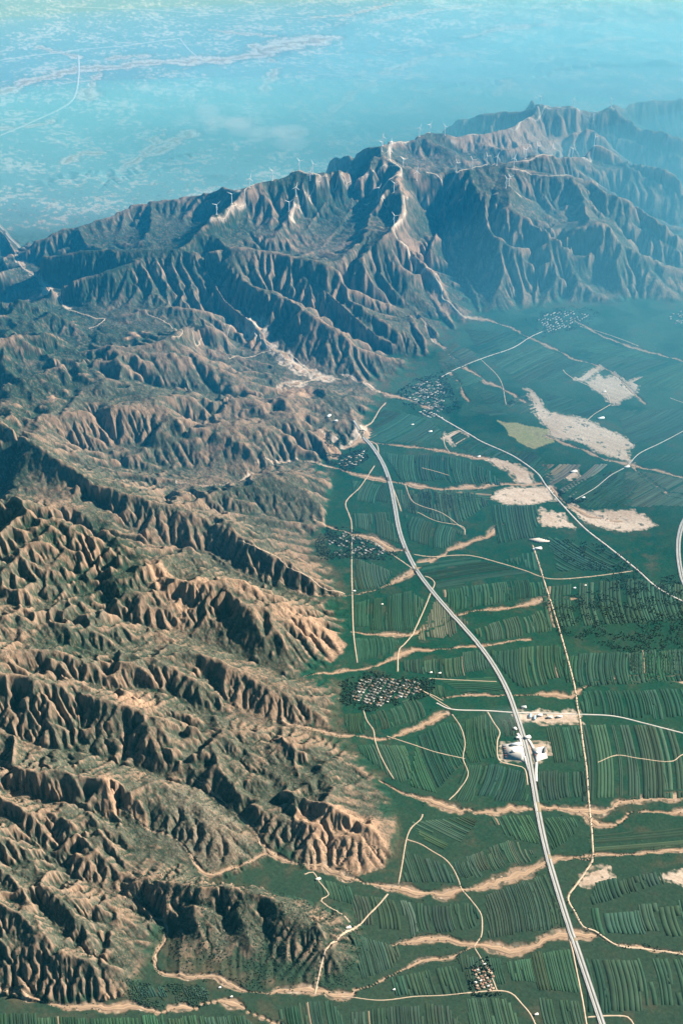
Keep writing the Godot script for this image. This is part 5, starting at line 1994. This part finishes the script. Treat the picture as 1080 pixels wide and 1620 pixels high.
	ridge([2272, -12366, 484, 2267, -11961, 456, 2447, -11950, 437, 2619, -11743, 367, 2716, -11592, 302, 2902, -11443, 189])
	ridge([-2097, -6784, 422, -1911, -6891, 408, -1836, -6902, 401, -1720, -6795, 374, -1626, -6745, 347, -1499, -6693, 313, -1378, -6680, 272, -1287, -6673, 231])
	ridge([-1843, -6543, 381, -1772, -6668, 381, -1720, -6795, 374])
	ridge([-1843, -6543, 381, -1704, -6412, 326, -1607, -6301, 258, -1500, -6232, 204])
	ridge([-1626, -6745, 347, -1568, -6583, 299, -1494, -6424, 258, -1407, -6272, 197])
	ridge([-1499, -6693, 313, -1336, -6508, 265, -1256, -6414, 245, -1164, -6487, 238, -1057, -6393, 238, -1005, -6411, 235, -933, -6302, 218, -776, -6255, 201, -645, -6339, 197, -552, -6359, 184, -428, -6303, 156, -311, -6221, 122, -174, -6169, 82, -33, -6146, 41, 17, -6144, 14])
	ridge([-1256, -6414, 245, -1186, -6242, 197, -1129, -6155, 136])
	ridge([-1057, -6393, 238, -1002, -6242, 197, -925, -6116, 143, -872, -6050, 88])
	ridge([-645, -6339, 197, -556, -6157, 190, -433, -6070, 163, -332, -5971, 129, -284, -5891, 95, -263, -5805, 27])
	ridge([-419, -6116, 163, -231, -6079, 88, -99, -6032, 41, 0, -5997, 14])
	ridge([-1963, -6156, 354, -1806, -6329, 320, -1690, -6220, 272, -1590, -6201, 245, -1456, -6156, 184])
	ridge([-1894, -5834, 320, -1716, -5873, 292, -1628, -5904, 279, -1470, -5956, 258, -1344, -6002, 238, -1218, -6013, 211, -1134, -5964, 170, -1048, -5901, 136])
	ridge([-1824, -5527, 313, -1636, -5575, 292, -1539, -5604, 279, -1457, -5608, 272, -1299, -5603, 245, -1219, -5574, 224, -1070, -5601, 204, -962, -5639, 184, -868, -5594, 163, -748, -5512, 129, -678, -5468, 102, -597, -5430, 54])
	ridge([-962, -5639, 184, -848, -5703, 163, -758, -5738, 156, -660, -5695, 153, -580, -5673, 143, -517, -5613, 129, -409, -5549, 109, -320, -5491, 95, -218, -5463, 75, -116, -5399, 41, -36, -5332, 14])
	ridge([-409, -5549, 109, -281, -5589, 82, -125, -5572, 48, -31, -5511, 17])
	ridge([-1787, -5368, 320, -1616, -5395, 299, -1489, -5372, 272, -1367, -5358, 245, -1253, -5321, 218, -1113, -5308, 197, -1056, -5284, 190, -914, -5226, 177, -813, -5209, 156, -708, -5188, 139, -628, -5173, 129, -503, -5198, 109, -386, -5204, 88, -267, -5197, 71, -148, -5172, 54, -29, -5102, 37, 87, -5016, 24, 173, -4924, 10])
	ridge([-914, -5226, 177, -911, -5145, 160, -905, -5084, 143, -840, -5027, 109, -758, -4996, 75])
	ridge([-1056, -5284, 190, -1093, -5203, 150, -1092, -5124, 102, -1080, -5060, 61])
	ridge([-1489, -5372, 272, -1516, -5298, 224, -1517, -5187, 163, -1494, -5122, 122])
	ridge([-1367, -5358, 245, -1351, -5276, 204, -1333, -5195, 156, -1288, -5095, 88])
	ridge([-628, -5173, 129, -595, -5055, 122, -549, -4931, 109, -472, -4794, 88, -400, -4740, 78, -334, -4642, 58, -293, -4562, 37, -272, -4502, 10])
	ridge([-503, -5198, 109, -408, -5059, 82, -288, -4951, 61, -172, -4908, 54])
	ridge([-281, -4792, 109, -111, -4722, 109, 27, -4635, 98, 137, -4574, 63, 212, -4495, 17])
	ridge([-264, -5137, 121, -116, -5015, 81, 28, -4870, 58, 142, -4805, 23])
	ridge([-1649, -4721, 245, -1496, -4770, 231, -1428, -4815, 224, -1345, -4785, 218, -1242, -4793, 204, -1114, -4778, 184, -1045, -4777, 170, -991, -4776, 150, -915, -4732, 116, -832, -4654, 61])
	ridge([-1634, -4643, 224, -1471, -4625, 197, -1421, -4605, 190, -1342, -4556, 163, -1282, -4512, 136, -1206, -4478, 88])
	ridge([-1595, -4463, 211, -1431, -4424, 184, -1376, -4401, 163, -1270, -4376, 116, -1202, -4337, 75])
	ridge([-1194, -4567, 143, -1124, -4505, 143, -1134, -4421, 122, -1060, -4352, 88, -952, -4288, 41])
	ridge([-1124, -4505, 143, -1039, -4534, 116, -995, -4429, 82, -920, -4385, 41])
	ridge([-848, -4842, 102, -731, -4794, 88, -583, -4687, 75, -469, -4630, 54, -383, -4545, 24])
	ridge([-830, -4662, 61, -685, -4584, 61, -543, -4514, 54, -431, -4447, 27])
	ridge([-876, -4266, 73, -755, -4249, 98, -594, -4206, 106, -439, -4192, 102, -282, -4152, 90, -179, -4104, 69, -76, -4062, 49, 38, -4016, 20])
	ridge([-594, -4206, 106, -566, -4100, 73, -543, -4004, 33])
	ridge([-439, -4192, 102, -394, -4074, 65, -350, -3943, 29])
	ridge([-755, -4249, 98, -712, -4115, 57])
	ridge([-282, -4152, 90, -227, -4015, 57, -199, -3887, 20])
	ridge([-1518, -4131, 218, -1353, -4049, 184, -1277, -4005, 163, -1166, -3909, 129, -1086, -3858, 109, -1015, -3836, 95, -913, -3832, 78, -858, -3828, 61, -832, -3790, 17])
	ridge([-1303, -4143, 170, -1203, -4129, 156, -1159, -4105, 146, -1082, -4053, 122, -1039, -3993, 105, -971, -3943, 82, -904, -3894, 54])
	ridge([-1159, -4105, 146, -1054, -4179, 116, -964, -4150, 75, -908, -4097, 41])
	ridge([-1166, -3909, 129, -1175, -3832, 82, -1181, -3762, 20])
	ridge([-1015, -3836, 95, -1032, -3760, 41])
	ridge([-1353, -4049, 184, -1364, -3935, 109, -1370, -3806, 41])
	ridge([-101, -4042, 82, -50, -3975, 65, -25, -3874, 34])
	ridge([-194, -4705, 95, -165, -4608, 75, -109, -4509, 41])
	ridge([28, -4637, 95, 14, -4545, 61, 54, -4463, 31])
	pass


func lay_valleys() -> void:
	valley([-1624, -7628, 204, -1506, -7598, 177, -1344, -7583, 150, -1197, -7572, 129, -1004, -7550, 102, -810, -7531, 82, -647, -7621, 61, -533, -7741, 48, -416, -7871, 34, -266, -7929, 20, -72, -7895, 7])
	valley([-1008, -8033, 156, -933, -8225, 129, -820, -8465, 109, -676, -8704, 88, -522, -8729, 71, -419, -8847, 61, -231, -9036, 48, -45, -9088, 37])
	valley([-1403, -8792, 170, -1251, -8765, 150, -1121, -8753, 136, -906, -8743, 112, -676, -8704, 88])
	valley([-977, -10334, 265, -890, -10113, 225, -793, -9997, 186, -667, -9874, 157, -594, -9704, 119, -546, -9557, 99, -426, -9440, 81, -308, -9273, 63, -171, -9176, 49, -9, -9126, 34, 178, -9038, 17, 309, -8958, 7])
	valley([-380, -9924, 176, -493, -9767, 142, -585, -9704, 119])
	valley([-1060, -9541, 141, -821, -9397, 106, -543, -9282, 84, -337, -9193, 61])
	valley([-2132, -8728, 224, -2015, -8866, 225, -1754, -8962, 209, -1616, -8954, 227])
	valley([-2181, -8858, 243, -2106, -9044, 248, -1915, -9209, 226, -1819, -9384, 201])
	valley([-1540, -9387, 244, -1682, -9318, 216, -1819, -9384, 201, -1850, -9668, 190, -1769, -9818, 196, -1964, -9972, 176, -2081, -10092, 162, -2202, -10341, 147, -2335, -10610, 127, -2453, -10863, 113, -2658, -11165, 88, -2781, -11540, 69, -2948, -11982, 49, -3235, -12534, 29])
	valley([-1462, -9882, 245, -1647, -9831, 216, -1769, -9818, 196])
	valley([-2658, -9578, 323, -2428, -9763, 255, -2258, -9831, 216, -2081, -10092, 162])
	valley([-1398, -6820, 211, -1276, -6769, 184, -1070, -6772, 136, -934, -6775, 109, -730, -6754, 88, -590, -6608, 65, -531, -6568, 58, -361, -6479, 37, -179, -6418, 20, -83, -6412, 12, 14, -6448, 4])
	valley([-1558, -7230, 224, -1353, -7069, 190, -1187, -6894, 156, -1070, -6772, 136])
	valley([-693, -7162, 122, -557, -7157, 95, -449, -7147, 75, -264, -7156, 48, -183, -7163, 31, -67, -7168, 10])
	valley([-1408, -6649, 238, -1339, -6488, 197, -1282, -6333, 156, -1218, -6115, 116, -1047, -6051, 92, -817, -6006, 68, -709, -5931, 58, -625, -5892, 51, -516, -5846, 41, -407, -5785, 31, -279, -5701, 19, -191, -5703, 14, -77, -5760, 5])
	valley([-806, -6253, 129, -846, -6126, 95, -817, -6006, 68])
	valley([-1896, -6075, 231, -1762, -6054, 218, -1619, -6061, 197, -1485, -6125, 177, -1400, -6203, 163, -1279, -6308, 153])
	valley([-1818, -5734, 245, -1692, -5721, 231, -1509, -5732, 204, -1340, -5742, 177, -1172, -5716, 150, -1038, -5811, 122, -902, -5875, 95, -781, -5939, 68])
	valley([-1468, -5510, 204, -1315, -5489, 170, -1169, -5475, 143, -1059, -5466, 122, -917, -5497, 99, -762, -5467, 68, -682, -5376, 48, -587, -5370, 41, -507, -5398, 37, -429, -5368, 31, -342, -5324, 24, -200, -5318, 14, -54, -5282, 4])
	valley([-668, -5646, 88, -623, -5571, 68, -560, -5464, 51, -429, -5368, 31])
	valley([-1591, -5174, 136, -1461, -5093, 109, -1343, -5073, 88, -1212, -5067, 75, -1092, -5043, 65, -1013, -4990, 58, -902, -4976, 51, -773, -4896, 42, -663, -4880, 37, -580, -4809, 31, -476, -4715, 23, -380, -4604, 16, -315, -4495, 10])
	valley([-1237, -5267, 136, -1210, -5116, 78])
	valley([-1007, -5199, 116, -997, -5097, 68, -1013, -4990, 58])
	valley([-1612, -4752, 163, -1500, -4734, 143, -1331, -4707, 116, -1193, -4697, 88, -1050, -4651, 65, -918, -4606, 48, -832, -4562, 37, -713, -4521, 29, -647, -4449, 22, -591, -4358, 17, -519, -4350, 14, -449, -4389, 12, -315, -4485, 9])
	valley([-982, -4768, 75, -984, -4666, 58, -918, -4606, 48])
	valley([-1573, -4567, 150, -1409, -4550, 129, -1289, -4459, 88, -1193, -4379, 54, -1136, -4320, 44, -1024, -4269, 34, -908, -4227, 27, -834, -4192, 23, -765, -4110, 19, -722, -4091, 18, -706, -4005, 14, -737, -3903, 10, -708, -3842, 7, -633, -3828, 5])
	valley([-1229, -4141, 102, -1118, -3998, 75, -991, -3894, 48, -864, -3855, 20])
	valley([-669, -4137, 34, -633, -4016, 20, -633, -3828, 5])
	valley([-493, -4193, 48, -468, -4016, 20, -467, -3808, 3])
	valley([-321, -4131, 41, -289, -3957, 14, -292, -3748, 1])
	valley([-1421, -3812, 34, -1311, -3741, 17, -1171, -3714, 7, -1052, -3679, 1])
	valley([927, -12312, 369, 895, -11948, 297, 925, -11515, 202, 938, -11269, 148, 1029, -10966, 67, 1077, -10701, 31, 1085, -10421, 8])
	valley([112, -12328, 421, 82, -11850, 353, -53, -11378, 323, -179, -10985, 304])
	valley([266, -11553, 399, 340, -11332, 394])
	valley([-55, -12092, 441, -214, -11630, 372, -313, -11247, 343])
	valley([-772, -11591, 441, -786, -11339, 392, -873, -11064, 382])
	valley([796, -11440, 274, 730, -11177, 232])
	valley([1644, -11440, 274, 1834, -11219, 189, 2064, -11259, 141, 2107, -11105, 100, 2087, -10875, 48, 2115, -10748, 29, 2317, -10579, 6])
	valley([1771, -12105, 380, 1852, -11842, 327, 1961, -11643, 312])
	valley([2524, -11933, 296, 2645, -11639, 202, 2854, -11421, 113])
	valley([1572, -11219, 189, 1596, -10921, 85, 1544, -10612, 19])
	valley([561, -10860, 217, 657, -10678, 100, 793, -10386, 33, 864, -10109, 19])
	valley([299, -10585, 270, 396, -10469, 184, 542, -10337, 80, 718, -9948, 37])
	valley([-293, -10382, 323, -96, -10166, 255, 95, -9901, 186, 281, -9692, 99, 467, -9644, 34])
	valley([1982, -12904, 426, 2300, -13069, 394, 2644, -13145, 328, 2870, -12888, 271, 3127, -12665, 194])
	valley([1268, -13473, 454, 1548, -13246, 442, 1895, -13639, 405, 2183, -13935, 362, 2545, -14249, 335, 2898, -14054, 284, 3350, -13760, 213])
	valley([118, -13108, 412, 0, -12417, 421])
	valley([-1063, -10835, 333, -1098, -10634, 304, -977, -10334, 265])
	valley([-2750, -10825, 176, -2658, -11165, 88])
	pass
